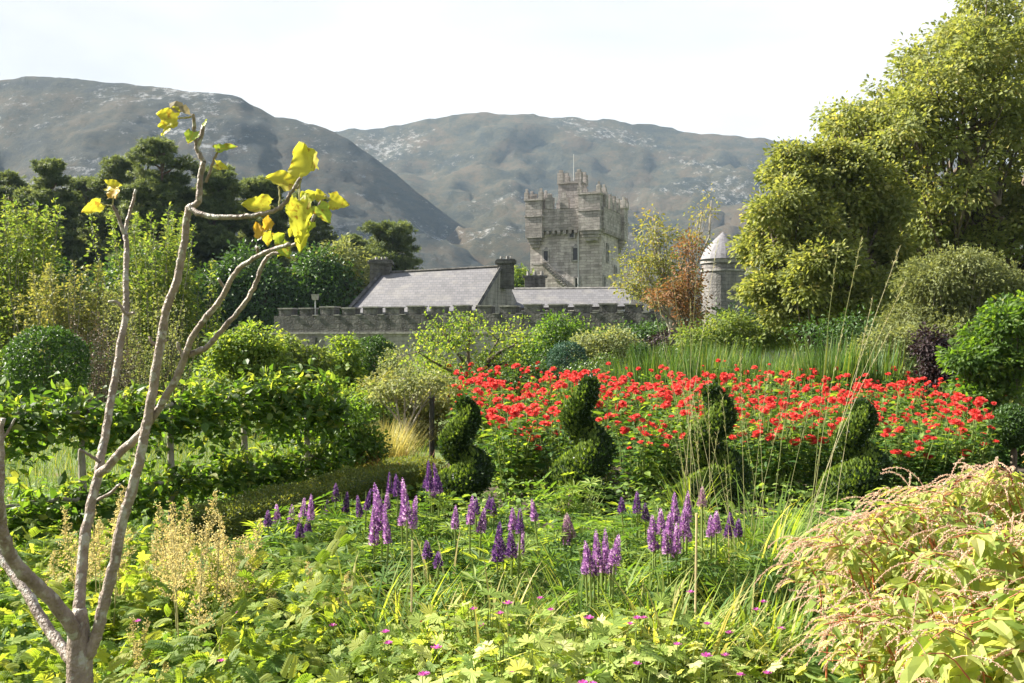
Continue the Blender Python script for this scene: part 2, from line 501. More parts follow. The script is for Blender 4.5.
M['olive'] = leafmat('leaf_olive', [(0, (.13, .16, .06)), (1, (.24, .26, .11))], .42, (1.5, 1.4, .7))
M['bluegreen'] = leafmat('leaf_bluegreen', [(0, (.03, .075, .05)), (1, (.06, .12, .075))], .2, (1.3, 1.3, .7))
M['autumn'] = leafmat('leaf_autumn', [(0, (.14, .14, .05)), (.4, (.2, .12, .055)), (.7, (.27, .13, .065)), (1, (.32, .24, .10))], .4, (1.3, 1.1, .7))
M['autumn_green'] = leafmat('leaf_autumn_green', [(0, (.13, .17, .05)), (.7, (.25, .26, .08)), (1, (.4, .28, .08))], .45, (1.5, 1.3, .6))
M['purple'] = leafmat('leaf_purple', [(0, (.02, .015, .018)), (1, (.05, .03, .03))], .2, (1.3, 1, .7))
M['dahlia_leaf'] = leafmat('leaf_dahlia', [(0, (.03, .075, .016)), (.5, (.06, .125, .025)), (1, (.20, .28, .06))], .46)
M['red'] = leafmat('petal_red', [(0, (.55, .03, .03)), (.7, (.72, .06, .05)), (1, (.8, .16, .12))], .4, (1.1, 1.3, 1.3), .6, .15)
M['yolk'] = simplemat('flower_eye', (.5, .25, .02), (.65, .4, .04), 60, .8, .2)
M['lupin_leaf'] = leafmat('leaf_lupin', [(0, (.05, .11, .025)), (.6, (.11, .19, .04)), (1, (.22, .29, .06))], .5)
M['lupin'] = leafmat('petal_lupin', [(0, (.20, .09, .26)), (.35, (.36, .18, .40)), (.7, (.54, .32, .54)), (1, (.78, .64, .74))], .35, (1.2, 1.0, 1.2), .5, .2)
M['lupin_dark'] = leafmat('petal_lupin_dark', [(0, (.08, .035, .15)), (.5, (.18, .08, .25)), (1, (.42, .24, .46))], .3, (1.2, 1.0, 1.2), .5, .2)
M['lupin_faded'] = leafmat('petal_lupin_faded', [(0, (.3, .16, .3)), (.5, (.5, .33, .42)), (1, (.62, .55, .45))], .3, (1.1, 1.0, 1.0), .5, .2)
M['geranium'] = leafmat('leaf_geranium', [(0, (.12, .19, .04)), (.4, (.24, .32, .07)), (.8, (.40, .44, .13)), (1, (.55, .54, .26))], .45, (1.5, 1.45, .55))
M['geranium_green'] = leafmat('leaf_geranium_green', [(0, (.07, .13, .03)), (.6, (.14, .23, .05)), (1, (.30, .37, .10))], .46, (1.7, 1.7, .6))
M['magenta'] = leafmat('petal_magenta', [(0, (.38, .05, .25)), (1, (.55, .14, .42))], .4, (1.2, 1.1, 1.2), .5, .2)
M['strap'] = leafmat('leaf_strap', [(0, (.10, .17, .03)), (.6, (.17, .25, .05)), (.9, (.3, .34, .1)), (1, (.5, .45, .2))], .5)
M['strap_green'] = leafmat('leaf_strap_green', [(0, (.06, .13, .03)), (.8, (.12, .2, .05)), (1, (.3, .28, .1))], .42)
M['crocosmia'] = leafmat('leaf_crocosmia', [(0, (.035, .085, .02)), (.7, (.07, .13, .035)), (1, (.17, .2, .07))], .38)
M['astilbe'] = leafmat('plume_astilbe', [(0, (.36, .29, .13)), (.6, (.48, .42, .21)), (1, (.56, .5, .3))], .45, (1.3, 1.2, .8), .7, .1)
M['fernleaf'] = leafmat('leaf_astilbe', [(0, (.10, .17, .035)), (.6, (.19, .26, .055)), (1, (.32, .35, .10))], .55)
M['knot'] = leafmat('leaf_knotweed', [(0, (.19, .27, .055)), (.5, (.34, .40, .11)), (.93, (.5, .5, .2)), (1, (.46, .3, .13))], .55, (1.35, 1.3, .6))
M['catkin'] = leafmat('catkin_pink', [(0, (.5, .27, .22)), (.3, (.62, .45, .36)), (1, (.68, .62, .45))], .4, (1.2, 1.1, .9), .7, .1)
M['straw'] = leafmat('stem_straw', [(0, (.22, .25, .09)), (.6, (.34, .32, .16)), (1, (.46, .42, .26))], .3, (1.3, 1.2, .8), .6, .2)
M['greenstem'] = leafmat('stem_green', [(0, (.12, .18, .05)), (1, (.25, .3, .1))], .3)
M['gold'] = leafmat('leaf_gold_grass', [(0, (.25, .25, .08)), (.6, (.38, .36, .13)), (1, (.46, .38, .15))], .4, (1.3, 1.2, .7))
M['straw_willow'] = leafmat('leaf_straw_willow', [(0, (.14, .17, .05)), (.6, (.22, .23, .08)), (1, (.3, .27, .11))], .42, (1.4, 1.3, .6))
M['brown'] = leafmat('leaf_brown', [(0, (.07, .055, .04)), (1, (.17, .13, .09))], .2, (1.2, 1.1, .8))
M['redleaf'] = leafmat('leaf_rust', [(0, (.14, .05, .03)), (.6, (.3, .1, .05)), (1, (.4, .22, .1))], .4, (1.4, 1.1, .8))
M['figleaf'] = leafmat('leaf_yellow', [(0, (.42, .37, .05)), (.55, (.46, .46, .08)), (.8, (.26, .36, .06)), (1, (.5, .3, .05))], .5, (1.15, 1.15, .6), .5, .3, 55.0, (42.0, .54, (.26, .15, .03)))
M['deadleaf'] = leafmat('leaf_dead', [(0, (.2, .17, .12)), (1, (.34, .3, .2))], .3, (1.2, 1.1, .8))
M['grass'] = leafmat('grass_blade', [(0, (.05, .10, .02)), (.8, (.11, .16, .035)), (1, (.24, .23, .08))], .4)
M['bark_fig'] = simplemat('bark_smooth', (.14, .10, .078), (.29, .23, .185), 26, .55, .55, 8, stretch=(1, 1, .8), extra=(38, .55, (.34, .32, .27)), bscale=120, lo=.35, hi=.68)
M['bark'] = simplemat('bark_brown', (.06, .045, .03), (.14, .11, .08), 6, .9, .8, 8, stretch=(1, 1, .25))
M['bark_pine'] = simplemat('bark_pine', (.09, .06, .045), (.2, .13, .09), 4, .9, .8, 8, stretch=(1, 1, .3))
M['bark_grey'] = simplemat('bark_grey', (.16, .14, .11), (.33, .3, .25), 14, .85, .6, 8, stretch=(1, 1, .4))
M['stem_red'] = simplemat('stem_red', (.30, .07, .035), (.42, .16, .06), 20, .5, .2)
M['cane'] = simplemat('cane', (.42, .33, .17), (.55, .45, .25), 20, .6, .2, stretch=(1, 1, .1))
M['iron'] = simplemat('black_paint', (.012, .012, .012), (.025, .025, .022), 20, .5, .2)
M['greymetal'] = simplemat('grey_metal', (.35, .36, .36), (.5, .5, .5), 20, .5, .2)
M['stone'] = stonemat('tower_stone', (.45, .41, .38), (.21, .19, .175), (.62, .575, .53), .5, .26, .2, (.5, .8))
M['stone_dark'] = stonemat('parapet_stone', (.13, .125, .115), (.075, .072, .068), (.24, .23, .2), .5, .27, .5, (.5, .85))
M['stone_pale'] = stonemat('lower_wall_stone', (.29, .275, .25), (.2, .19, .18), (.38, .36, .33), .5, .25, .4)
M['stone_turret'] = stonemat('turret_stone', (.19, .178, .17), (.11, .104, .10), (.27, .255, .24), .45, .26, .3, (.5, .85))
M['slate_dark'] = simplemat('cone_slate', (.10, .095, .105), (.17, .165, .175), 5, .7, .5, 8)
M['coping'] = simplemat('coping_stone', (.15, .14, .13), (.34, .325, .30), 3, .9, .5, 8)
M['slate'] = None
M['glassdark'] = simplemat('window_glass', (.015, .017, .02), (.03, .032, .035), 3, .15, 0)
M['soil'] = simplemat('soil', (.03, .022, .014), (.07, .05, .03), 9, .95, .8)


def slatemat():
    m, N, K = new_mat('roof_slate')
    out = N.new('ShaderNodeOutputMaterial'); pb = N.new('ShaderNodeBsdfPrincipled')
    tc = N.new('ShaderNodeTexCoord'); sp = N.new('ShaderNodeSeparateXYZ'); K(tc.outputs['Object'], sp.inputs['Vector'])
    cb = N.new('ShaderNodeCombineXYZ'); K(sp.outputs['X'], cb.inputs['X']); K(sp.outputs['Z'], cb.inputs['Y'])
    br = N.new('ShaderNodeTexBrick'); br.inputs['Brick Width'].default_value = .3; br.inputs['Row Height'].default_value = .17; br.inputs['Scale'].default_value = 1
    br.inputs['Mortar Size'].default_value = .012
    br.inputs['Color1'].default_value = (.155, .15, .158, 1); br.inputs['Color2'].default_value = (.115, .112, .118, 1); br.inputs['Mortar'].default_value = (.08, .08, .085, 1)
    K(cb.outputs['Vector'], br.inputs['Vector'])
    nz = N.new('ShaderNodeTexNoise'); nz.inputs['Scale'].default_value = .8; nz.inputs['Detail'].default_value = 8; nz.inputs['Roughness'].default_value = .65
    K(tc.outputs['Object'], nz.inputs['Vector'])
    rp = N.new('ShaderNodeValToRGB'); rp.color_ramp.elements[0].position = .5; rp.color_ramp.elements[1].position = .75
    K(nz.outputs['Fac'], rp.inputs['Fac'])
    mx = N.new('ShaderNodeMix'); mx.data_type = 'RGBA'; mx.inputs['B'].default_value = (.2, .19, .175, 1)
    K(rp.outputs['Color'], mx.inputs['Factor']); K(br.outputs['Color'], mx.inputs['A']); K(mx.outputs['Result'], pb.inputs['Base Color'])
    pb.inputs['Roughness'].default_value = .68; pb.inputs['Specular IOR Level'].default_value = .3
    bp = N.new('ShaderNodeBump'); bp.inputs['Strength'].default_value = .5; bp.inputs['Distance'].default_value = .02
    K(br.outputs['Fac'], bp.inputs['Height']); K(bp.outputs['Normal'], pb.inputs['Normal'])
    K(pb.outputs['BSDF'], out.inputs['Surface'])
    return m


M['slate'] = slatemat()
M['hill_a'] = hillmat('hillside_left', (.013, .018, .020), (.032, .034, .025), (.058, .047, .030), (.26, .265, .27), .607, .02)  # cooler than the far hill: bluish shade is put into its colour
M['hill_b'] = hillmat('hillside_far', (.013, .016, .012), (.040, .037, .020), (.070, .050, .027), (.25, .245, .235), .628, .016)
M['ground'] = simplemat('ground_grass', (.05, .085, .018), (.11, .15, .03), 3, .95, .6, 8, extra=(1.2, .62, (.14, .12, .05)))

# ------------------------------------------------------------------ ground and hills
g = Buf()
ring = [0, 6, 14, 30, 60, 120, 250, 500, 1000, 2000, 4000]
an = np.linspace(0, 2 * np.pi, 48, endpoint=False)
V = [(0, 0, 0)]
for r_ in ring[1:]:
    V += [(r_ * math.cos(a), r_ * math.sin(a), 0) for a in an]
lo = []; sz = []
for k in range(48):
    lo += [0, 1 + k, 1 + (k + 1) % 48]; sz.append(3)
for i in range(len(ring) - 2):
    b = 1 + i * 48
    for k in range(48):
        k2 = (k + 1) % 48
        lo += [b + k, b + 48 + k, b + 48 + k2, b + k2]; sz.append(4)
g.add(V, lo, sz)
tag(g.build('ground', M['ground']), 'grassy ground under the garden and the valley', kind='structure')
# bare earth of the flower beds, a low real mound above the lawn
bed = Buf()
bp_ = [(-3.2, 1.2), (4.5, 1.2), (5.6, 6), (9.5, 9.5), (11.5, 18), (-.6, 18), (-1.0, 10), (-2.6, 7.0), (-3.2, 4)]
bed.prism(bp_, -.02, .06, .985)
tag(bed.build('garden_bed_soil', M['soil']), 'dark soil of the flower beds', kind='structure')


def fbm(x, y, o=6, s=1.0, seed=0.0):
    return mnoise.fractal(Vector((x * s + seed, y * s - seed, seed)), 0.9, 2.1, o)


def hill(name, prof, r0, r1, r2, mat, label, a0, a1, na, nr, amp, seed):
    """a hillside rising from r0 to a ridge at r1 and falling away to r2, swept over the azimuths a0..a1 (pixels)"""
    px = [p[0] for p in prof]; py = [p[1] for p in prof]
    b = Buf(); V = np.zeros((nr, na, 3))
    for j in range(na):
        p = a0 + (a1 - a0) * j / (na - 1)
        yy = np.interp(p, px, py)
        tanv = (341.5 - yy) / F
        dx, dy = (p - 512) / F, 1.0
        for i in range(nr):
            t = i / (nr - 1)
            Y = r0 + (r2 - r0) * t
            tr = (Y - r0) / (r1 - r0)
            if tr <= 1:
                k = tr ** 1.15
                k = k * (1 - .25 * tr * (1 - tr) * 2)
            else:
                k = max(0.0, 1 - ((Y - r1) / (r2 - r1)) ** 1.5)
            x = dx * Y
            H = tanv * r1 + EYE
            n = fbm(x, Y, 7, .0045, seed) * amp
            n2 = abs(fbm(x * 1.0, Y, 5, .011, seed + 9)) * amp * .55
            env = min(1.0, tr * 3) * (1 - .75 * math.exp(-((tr - 1) / .12) ** 2))
            z = H * k + (n - n2) * env
            # small crags stay on the ridge line too
            z += fbm(x, Y, 6, .03, seed + 3) * amp * .10 * min(1, tr * 3)
            V[i, j] = (x, Y, max(z, -3) if 0 < i < nr - 1 else -3)
    ii = np.arange(nr - 1)[:, None] * na; jj = np.arange(na - 1)[None]
    q = np.stack([ii + jj, ii + jj + 1, ii + na + jj + 1, ii + na + jj], -1).reshape(-1, 4)
    b.add(V.reshape(-1, 3), q.ravel(), np.full(len(q), 4))
    return tag(b.build(name, mat, smooth=True), label, kind='structure')


hill('hill', [(-700, 150), (-300, 100), (0, 81), (60, 79), (120, 82), (160, 87), (200, 93), (240, 99), (258, 108), (275, 118), (298, 121), (325, 127), (350, 139), (370, 153), (400, 174), (440, 203), (500, 243), (560, 283), (640, 328), (700, 341)],
     330, 900, 1500, M['hill_a'], 'blue grey rocky mountainside on the left', -700, 900, 380, 120, 24, 3.3)
hill('mountain', [(-200, 170), (300, 140), (342, 130), (380, 124), (420, 118), (470, 114), (520, 114), (560, 118), (620, 122), (665, 127), (685, 131), (700, 130), (740, 134), (810, 137), (900, 148), (1024, 162), (1300, 190), (1700, 240)],
     520, 1500, 2300, M['hill_b'], 'brown heather mountain behind the castle', -200, 1700, 330, 110, 40, 8.1)

# thin valley haze
hz = Buf(); hz.box((0, 1150, 230), (5200, 2800, 462))
mh, N, K = new_mat('haze_air')
ho = N.new('ShaderNodeOutputMaterial'); hv = N.new('ShaderNodeVolumePrincipled')
hv.inputs['Color'].default_value = (.58, .78, 1.0, 1); hv.inputs['Density'].default_value = .000115; hv.inputs['Anisotropy'].default_value = .0
K(hv.outputs['Volume'], ho.inputs['Volume'])
ho_ = tag(hz.build('haze', mh), 'thin bluish haze filling the valley', kind='stuff')

# ------------------------------------------------------------------ castle
def merlons(buf, p0, p1, z0, h, n, w, thick, duty=.55, jitter=0, mat=0):
    p0 = np.array(p0, float); p1 = np.array(p1, float); d = p1 - p0; Ln = np.linalg.norm(d[:2]); rz = math.atan2(d[1], d[0])
    for i in range(n):
        c = p0 + d * (i + .5) / n
        hh = h * (1 + random.uniform(-jitter, jitter))
        buf.box((c[0], c[1], z0 + hh / 2), (Ln / n * duty, thick, hh), rz, rnd=random.random(), mat=mat)


def build_tower():
    TY = 95.0
    c0 = np.array([gx(602, TY), TY])
    th = R(20.5); s = 7.35
    u = np.array([-math.cos(th), math.sin(th)])     # along the left face, away from the near corner
    v = np.array([math.sin(th), math.cos(th)])      # along the right face
    ctr = c0 + (u + v) * s / 2
    root = empty('castle_tower', (ctr[0], ctr[1], 0), 'tall square grey stone keep with battlements and corner turrets above the castle roofs', 'castle tower')
    O = np.array([ctr[0], ctr[1]])
    loc = lambda p: tuple((np.array(p) - O).tolist())
    zt = gz(229, TY)        # corbel line
    zp = gz(207, TY)        # walkway parapet crest, crenels
    rz = math.atan2(-u[1], -u[0])
    P = lambda a, b: O * 0 + (c0 + u * a + v * b) - O
    w = Buf(); w.prism([P(s, 0), P(0, 0), P(0, s), P(s, s)], 0, zt, .975)
    w.build('wall', M['stone'], root)
    pr = Buf(); o_ = .28
    pts = [P(s + o_, -o_), P(-o_, -o_), P(-o_, s + o_), P(s + o_, s + o_)]
    pr.prism(pts, zt, zp, 1.0)
    # corbel table
    for a, b, n in ((0, None, 13),):
        for k in range(n):
            q = P(s * (k + .5) / n, -.12); pr.box((q[0], q[1], zt - .18), (.3, .35, .36), rz)
            q = P(-.12, s * (k + .5) / n); pr.box((q[0], q[1], zt - .18), (.35, .3, .36), rz)
    pr.build('parapet', M['stone_grey'], root)
    ml = Buf()
    for a, b in ((0, 1), (1, 2), (2, 3), (3, 0)):
        p0, p1 = np.array(pts[a]) * .965, np.array(pts[b]) * .965
        merlons(ml, (*p0, 0), (*p1, 0), zp, 1.05, 5, .8, .42, .56, .05)
        merlons(ml, (*p0, 0), (*p1, 0), zp + 1.05, .45, 5, .8, .40, .26, .1)
    ml.build('merlons', M['stone_grey'], root)
    # corner turrets
    def turret(a, b, wd, z0, z1, name='turret', cap=True):
        q = P(a, b); t = Buf()
        t.box((q[0], q[1], (z0 + z1) / 2), (wd, wd, z1 - z0), rz)
        for i in range(3):
            t.box((q[0], q[1], z0 - .18 - i * .3), (wd - .28 * (i + 1), wd - .28 * (i + 1), .3), rz)
        if cap:
            t.box((q[0], q[1], z1 - 1.5), (wd + .16, wd + .16, .18), rz)
            t.box((q[0], q[1], z1 + .09), (wd + .22, wd + .22, .2), rz)
            hw = wd / 2 - .12
            for sx in (-1, 1):
                for sy in (-1, 1):
                    e = np.array([math.cos(rz), math.sin(rz)]); f = np.array([-math.sin(rz), math.cos(rz)])
                    cc = np.array(q) + e * sx * hw + f * sy * hw
                    t.box((cc[0], cc[1], z1 + .5), (.42, .42, .62), rz)
                    t.box((cc[0], cc[1], z1 + .98), (.22, .22, .36), rz)
        return t.build(name, M['stone_grey'], root)
    turret(s - .65, .2, 1.7, gz(236, TY), gz(198, TY))
    turret(1.0, .05, 2.1, gz(231, TY), gz(195, TY))
    turret(.15, s - .3, 1.5, gz(234, TY), gz(200, TY))
    turret(s - .3, s - .3, 1.6, gz(234, TY), gz(200, TY))
    # cap house rising from the roof
    q = P(3.9, 3.2); ch = Buf()
    zc = gz(178, TY)
    ch.box((q[0], q[1], (zp + zc) / 2), (2.3, 2.3, zc - zp), rz)
    ch.box((q[0], q[1], zc + .08), (2.5, 2.5, .18), rz)
    e = np.array([math.cos(rz), math.sin(rz)]); f = np.array([-math.sin(rz), math.cos(rz)])
    for sx in (-1, 1):
        for sy in (-1, 1):
            cc = np.array(q) + e * sx * .92 + f * sy * .92
            ch.box((cc[0], cc[1], zc + .62), (.62, .62, .9), rz); ch.box((cc[0], cc[1], zc + 1.2), (.34, .34, .35), rz)
    ch.build('cap_house', M['stone_grey'], root)
    fp = Buf(); q = P(3.5, 2.2); fp.tube([(q[0], q[1], zp), (q[0], q[1], gz(148, TY))], [.05, .03], 6); fp.build('flagpole', M['greymetal'], root)
    # windows: (face, distance along, py, width, height)
    def window(face, px, py, wd, ht, arched=False):
        k = 0
        if face == 0:
            # distance along left face that projects to px
            A = lambda a: (c0 + u * a); n = -v
        else:
            A = lambda a: (c0 + v * a); n = -u
        lo_, hi_ = 0, s
        for _ in range(40):
            mid = (lo_ + hi_) / 2; p = A(mid); x = 512 + p[0] / p[1] * F
            if (x > px) == (face == 0): lo_ = mid
            else: hi_ = mid
        p = A((lo_ + hi_) / 2); z = gz(py, p[1])
        sh = .975 + .025 * (1 - z / zt)
        q = (p - O) * sh + n * .02
        al = u if face == 0 else v
        wz = math.atan2(al[1], al[0])
        b = Buf()
        for sgn in (-1, 1):
            c = q + al * sgn * (wd / 2 + .08); b.box((c[0], c[1], z), (.16, .24, ht + .3), wz)
        b.box((q[0], q[1], z + ht / 2 + .08), (wd, .23, .15), wz); b.box((q[0], q[1], z - ht / 2 - .08), (wd + .3, .3, .14), wz)
        if arched:
            b.prism([(q[0] + al[0] * t * wd / 2 , q[1] + al[1] * t * wd / 2) for t in (-1, 1)] + [tuple(q - n * .1)], z + ht / 2 + .15, z + ht / 2 + .4, .3)
        wo = b.build('window', M['coping'], root)
        g_ = Buf(); g_.box((q[0] - n[0] * .02, q[1] - n[1] * .02, z), (wd, .1, ht), wz); g_.build('pane', M['glassdark'], wo)
    window(0, 545.5, 256, .42, .95, True)
    window(0, 575.5, 254, .45, 1.15, True)
    window(0, 572, 233.5, .4, .7)
    window(0, 577.5, 283, .42, .95)
    window(0, 547, 215, .25, .6)
    window(1, 607.5, 253, .4, 1.6)
    window(1, 604, 282, .45, 1.0)
    window(1, 615.5, 270, .5, .6, True)
    window(1, 620, 248, .35, .9)
    # outer stair with its rail against the left face
    st = Buf(); n = -v
    def onface(px, py):
        lo_, hi_ = 0, s
        for _ in range(40):
            mid = (lo_ + hi_) / 2; p = c0 + u * mid; x = 512 + p[0] / p[1] * F
            if x > px: lo_ = mid
            else: hi_ = mid
        p = c0 + u * (lo_ + hi_) / 2
        q = (p - O) + n * .45
        return np.array([q[0], q[1], gz(py, p[1])])
    a_, b_ = onface(544, 264), onface(569, 288)
    N_ = 12
    for i in range(N_):
        c = a_ + (b_ - a_) * (i + .5) / N_
        st.box(c, (.24, .8, .12), rz)
    st.tube([a_ + (0, 0, .55), b_ + (0, 0, .55)], .05, 5)
    st.tube([a_ + (0, 0, -.12), b_ + (0, 0, -.12)], .09, 5)
    st.box(a_ + np.array([-.4, 0, -.08]), (1.1, .9, .16), rz)
    st.build('outer_stair', M['stone_grey'], root)
    # waterspout / downpipe
    dp = Buf(); k = onface(578.5, 240) - np.array([*(n * .35), 0])
    dp.tube([(k[0], k[1], gz(228, TY)), (k[0], k[1], 0)], .06, 6); dp.build('downpipe', M['greymetal'], root)
    # low wall head with pots at the foot
    return root


M['stone_grey'] = stonemat('battlement_stone', (.34, .31, .29), (.155, .143, .133), (.52, .49, .45), .45, .26, .22, (.5, .85))
build_tower()


# gatehouse: slate roof between two chimney gables, behind the wall
def build_gatehouse():
    Y0, Y1 = 62.0, 66.0
    root = empty('gatehouse', (gx(430, 64), 64, 0), 'long low stone building with grey slate roof and a chimney on each gable', 'building')
    O = np.array([gx(430, 64), 64, 0])
    # eave line (front) at Y=62, ridge at Y=66
    eL, eR = at(347, 312, 62), at(477, 309, 61.0)
    rL, rR = at(382, 273.5, 66.5), at(502, 267, 65.5)
    bL, bR = np.array([rL[0] + (rL[0] - eL[0]) * .9, rL[1] + 4.6, eL[2]]), np.array([rR[0] + (rR[0] - eR[0]) * .9, rR[1] + 4.6, eR[2]])
    eL, eR, rL, rR, bL, bR = [q - O for q in (eL, eR, rL, rR, bL, bR)]
    w = Buf()
    fl = lambda q: np.array([q[0], q[1], 0])
    Vv = [fl(eL), fl(eR), fl(bR), fl(bL), eL, eR, bR, bL, rL, rR]
    dn = np.array([0, 0, -.12])
    Vv = [np.array(q) for q in Vv]; 
    for i in range(4, 10): Vv[i] = Vv[i] + dn
    w.add(Vv, [0, 1, 5, 4, 1, 2, 6, 9, 5, 2, 3, 7, 6, 3, 0, 4, 8, 7], [4, 5, 4, 5]); w.build('wall', M['stone_pale'], root)
    r_ = Buf()
    th = np.array([0, 0, .0])
    up = np.array([0, 0, .14])
    def slab(a, b, c, d):
        a, b, c, d = [np.array(q) for q in (a, b, c, d)]
        r_.add([a, b, c, d, a - up, b - up, c - up, d - up], [0, 1, 2, 3, 7, 6, 5, 4, 0, 4, 5, 1, 1, 5, 6, 2, 2, 6, 7, 3, 3, 7, 4, 0], [4] * 6)
    slab(eL + (0, -.25, -.08), eR + (0, -.25, -.08), rR, rL); slab(bR, bL, rL + (0, .02, 0), rR + (0, .02, 0))
    ro = r_.build('roof', M['slate'], root)
    # gable copings
    gc = Buf()
    for a, b in ((eL, rL), (eR, rR)):
        gc.tube([a + (0, -.3, .05), b + (0, 0, .1)], .13, 4)
    gc.tube([rL + (0, 0, .05), rR + (0, 0, .05)], .09, 5)
    gc.build('gable_coping', M['stone_dark'], root)
    # chimneys
    for q, wd, top in ((rL + (-.1, .2, 0), 1.35, gz(263.5, 66.5)), (rR + (.25, .2, 0), 1.1, gz(263, 65.5))):
        c = Buf(); h = top - q[2] + 1.4
        c.box((q[0], q[1], top - h / 2), (wd, 1.0, h)); c.box((q[0], q[1], top + .05), (wd + .3, 1.3, .16)); c.box((q[0], q[1], top + .18), (wd + .12, 1.12, .12))
        co = c.build('chimney', M['stone_dark'], root)
        for dx in (-.3, .1, .35):
            pt = Buf(); pt.tube([(q[0] + dx, q[1], top + .2), (q[0] + dx, q[1], top + .45)], [.11, .09], 8); pt.build('chimney_pot', M['coping'], co)
build_gatehouse()


def build_range():
    # long lower roof running right behind the battlemented wall
    root = empty('castle_range', (gx(570, 72), 72, 0), 'low castle range with a long grey slate roof right below the tower', 'building')
    O = np.array([gx(570, 72), 72, 0])
    e0, e1, r0, r1 = at(508, 308, 68) - O, at(632, 306, 68) - O, at(512, 289, 71) - O, at(628, 288, 71) - O
    w = Buf(); w.box((0, -.5, e0[2] / 2 - .1), (e1[0] - e0[0] - .4, 6, e0[2] - .2)); w.build('wall', M['stone_pale'], root)
    r_ = Buf()
    b0, b1 = r0 + (0, 3.2, e0[2] - r0[2]), r1 + (0, 3.2, e0[2] - r0[2])
    r_.add([e0, e1, r1, r0, b0, b1], [0, 1, 2, 3, 3, 2, 5, 4, 0, 3, 4, 1, 5, 2], [4, 4, 3, 3]); r_.build('roof', M['slate'], root)
    rt = Buf(); rt.tube([r0, r1], .1, 5); rt.build('ridge_tiles', M['coping'], root)
    ch = Buf(); q = at(535, 283, 73) - O
    ch.box(q + (0, 0, -.4), (1.5, .9, 1.6)); ch.box(q + (0, 0, .45), (1.8, 1.1, .15)); co = ch.build('chimney', M['stone_dark'], root)
    for dx in (-.5, 0, .5):
        p = Buf(); p.tube([q + (dx, 0, .5), q + (dx, 0, .85)], [.13, .11], 8); p.build('chimney_pot', M['coping'], co)
build_range()


def build_round_turret():
    Y = 76.0; c = np.array([gx(723, Y), Y, 0])
    root = empty('round_turret', c, 'round grey stone turret with a pale conical slate roof, right of the autumn shrub', 'turret')
    ze, za = gz(260, Y), gz(232, Y)
    r_ = 1.6
    w = Buf(); w.tube([(0, 0, 0), (0, 0, ze - .15)], r_, 28); w.build('wall', M['stone_turret'], root)
    sc = Buf(); sc.tube([(0, 0, gz(272, Y)), (0, 0, gz(271, Y) + .05)], r_ + .1, 28); sc.tube([(0, 0, ze - .3), (0, 0, ze - .02)], r_ + .12, 28); sc.build('string_course', M['coping'], root)
    k = Buf(); n = 28; rr = np.linspace(0, 1, 7)
    k.tube([(0, 0, ze + (za - ze) * t) for t in rr], [(1 - t ** 1.35) * (r_ + .25) + .02 for t in rr], n); k.build('roof', M['slate_dark'], root, smooth=False)
    wd = Buf(); 
    for z_ in (gz(318, Y),):
        wd.box((.1, -r_ - .0, z_), (.5, .2, 1.1))
    wo = wd.build('window', M['glassdark'], root)
    root2 = empty('castle_wing', (gx(770, 80), 80, 0), 'plain grey stone castle wing half hidden behind the large tree', 'building')
    w2 = Buf(); w2.box((0, 0, gz(290, 80) / 2), (6.0, 4, gz(290, 80))); w2.build('wall', M['stone_pale'], root2)
    w3 = Buf(); w3.box((0, 0, gz(290, 80) + .1), (6.3, 4.3, .2)); merlons(w3, (-3, -2, 0), (3, -2, 0), gz(290, 80) + .2, .6, 6, .5, .4); w3.build('parapet', M['stone_dark'], root2)
build_round_turret()

# battlemented garden wall
def build_wall():
    A = at(278, 309, 58); B = at(700, 299, 50.5)
    root = empty('castle_wall', ((A[0] + B[0]) / 2, (A[1] + B[1]) / 2, 0), 'long battlemented dark stone wall running across in front of the castle roofs', 'wall')
    O = np.array([(A[0] + B[0]) / 2, (A[1] + B[1]) / 2, 0])
    a, b = A - O, B - O
    d = b - a; Ln = np.hypot(d[0], d[1]); rz = math.atan2(d[1], d[0])
    zm = A[2]; zc = zm - .42; zs = gz(334, 58)
    mid = lambda z: (0, 0, z)
    lw = Buf(); lw.box((0, 0, zs / 2), (Ln - .1, .7, zs), rz); lw.build('lower_wall', M['stone_pale'], root)
    sc = Buf(); sc.box((0, 0, zs + .05), (Ln + .15, 1.0, .12), rz); sc.build('string_course', M['coping'], root)
    up = Buf(); up.box((0, 0, (zs + .11 + zc) / 2), (Ln, .86, zc - zs - .11), rz)
    up.build('parapet', M['stone_dark'], root)
    ml = Buf(); cp = Buf()
    n = 18
    for i in range(n):
        c = a + d * (i + .5) / n; w_ = Ln / n * random.uniform(.60, .68)
        h = .42 + random.uniform(-.04, .04)
        ml.box((c[0], c[1], zc + h / 2), (w_, .66, h), rz)
        cp.box((c[0], c[1], zc + h + .035), (w_ + .1, .76, .07), rz)
        c2 = a + d * (i + 1.0) / n
        if i < n - 1: cp.box((c2[0], c2[1], zc + .025), (Ln / n * .30 - .02, .95, .05), rz)
    ml.build('merlons', M['stone_dark'], root); cp.build('coping', M['coping'], root)
    # buttress joint seen on the lower wall
    bt = Buf(); c = a + d * .10
    bt.box((c[0] - .05, c[1] - .45, zs / 2 - .1), (.5, .4, zs - .2), rz); bt.build('buttress', M['stone_dark'], root)
build_wall()

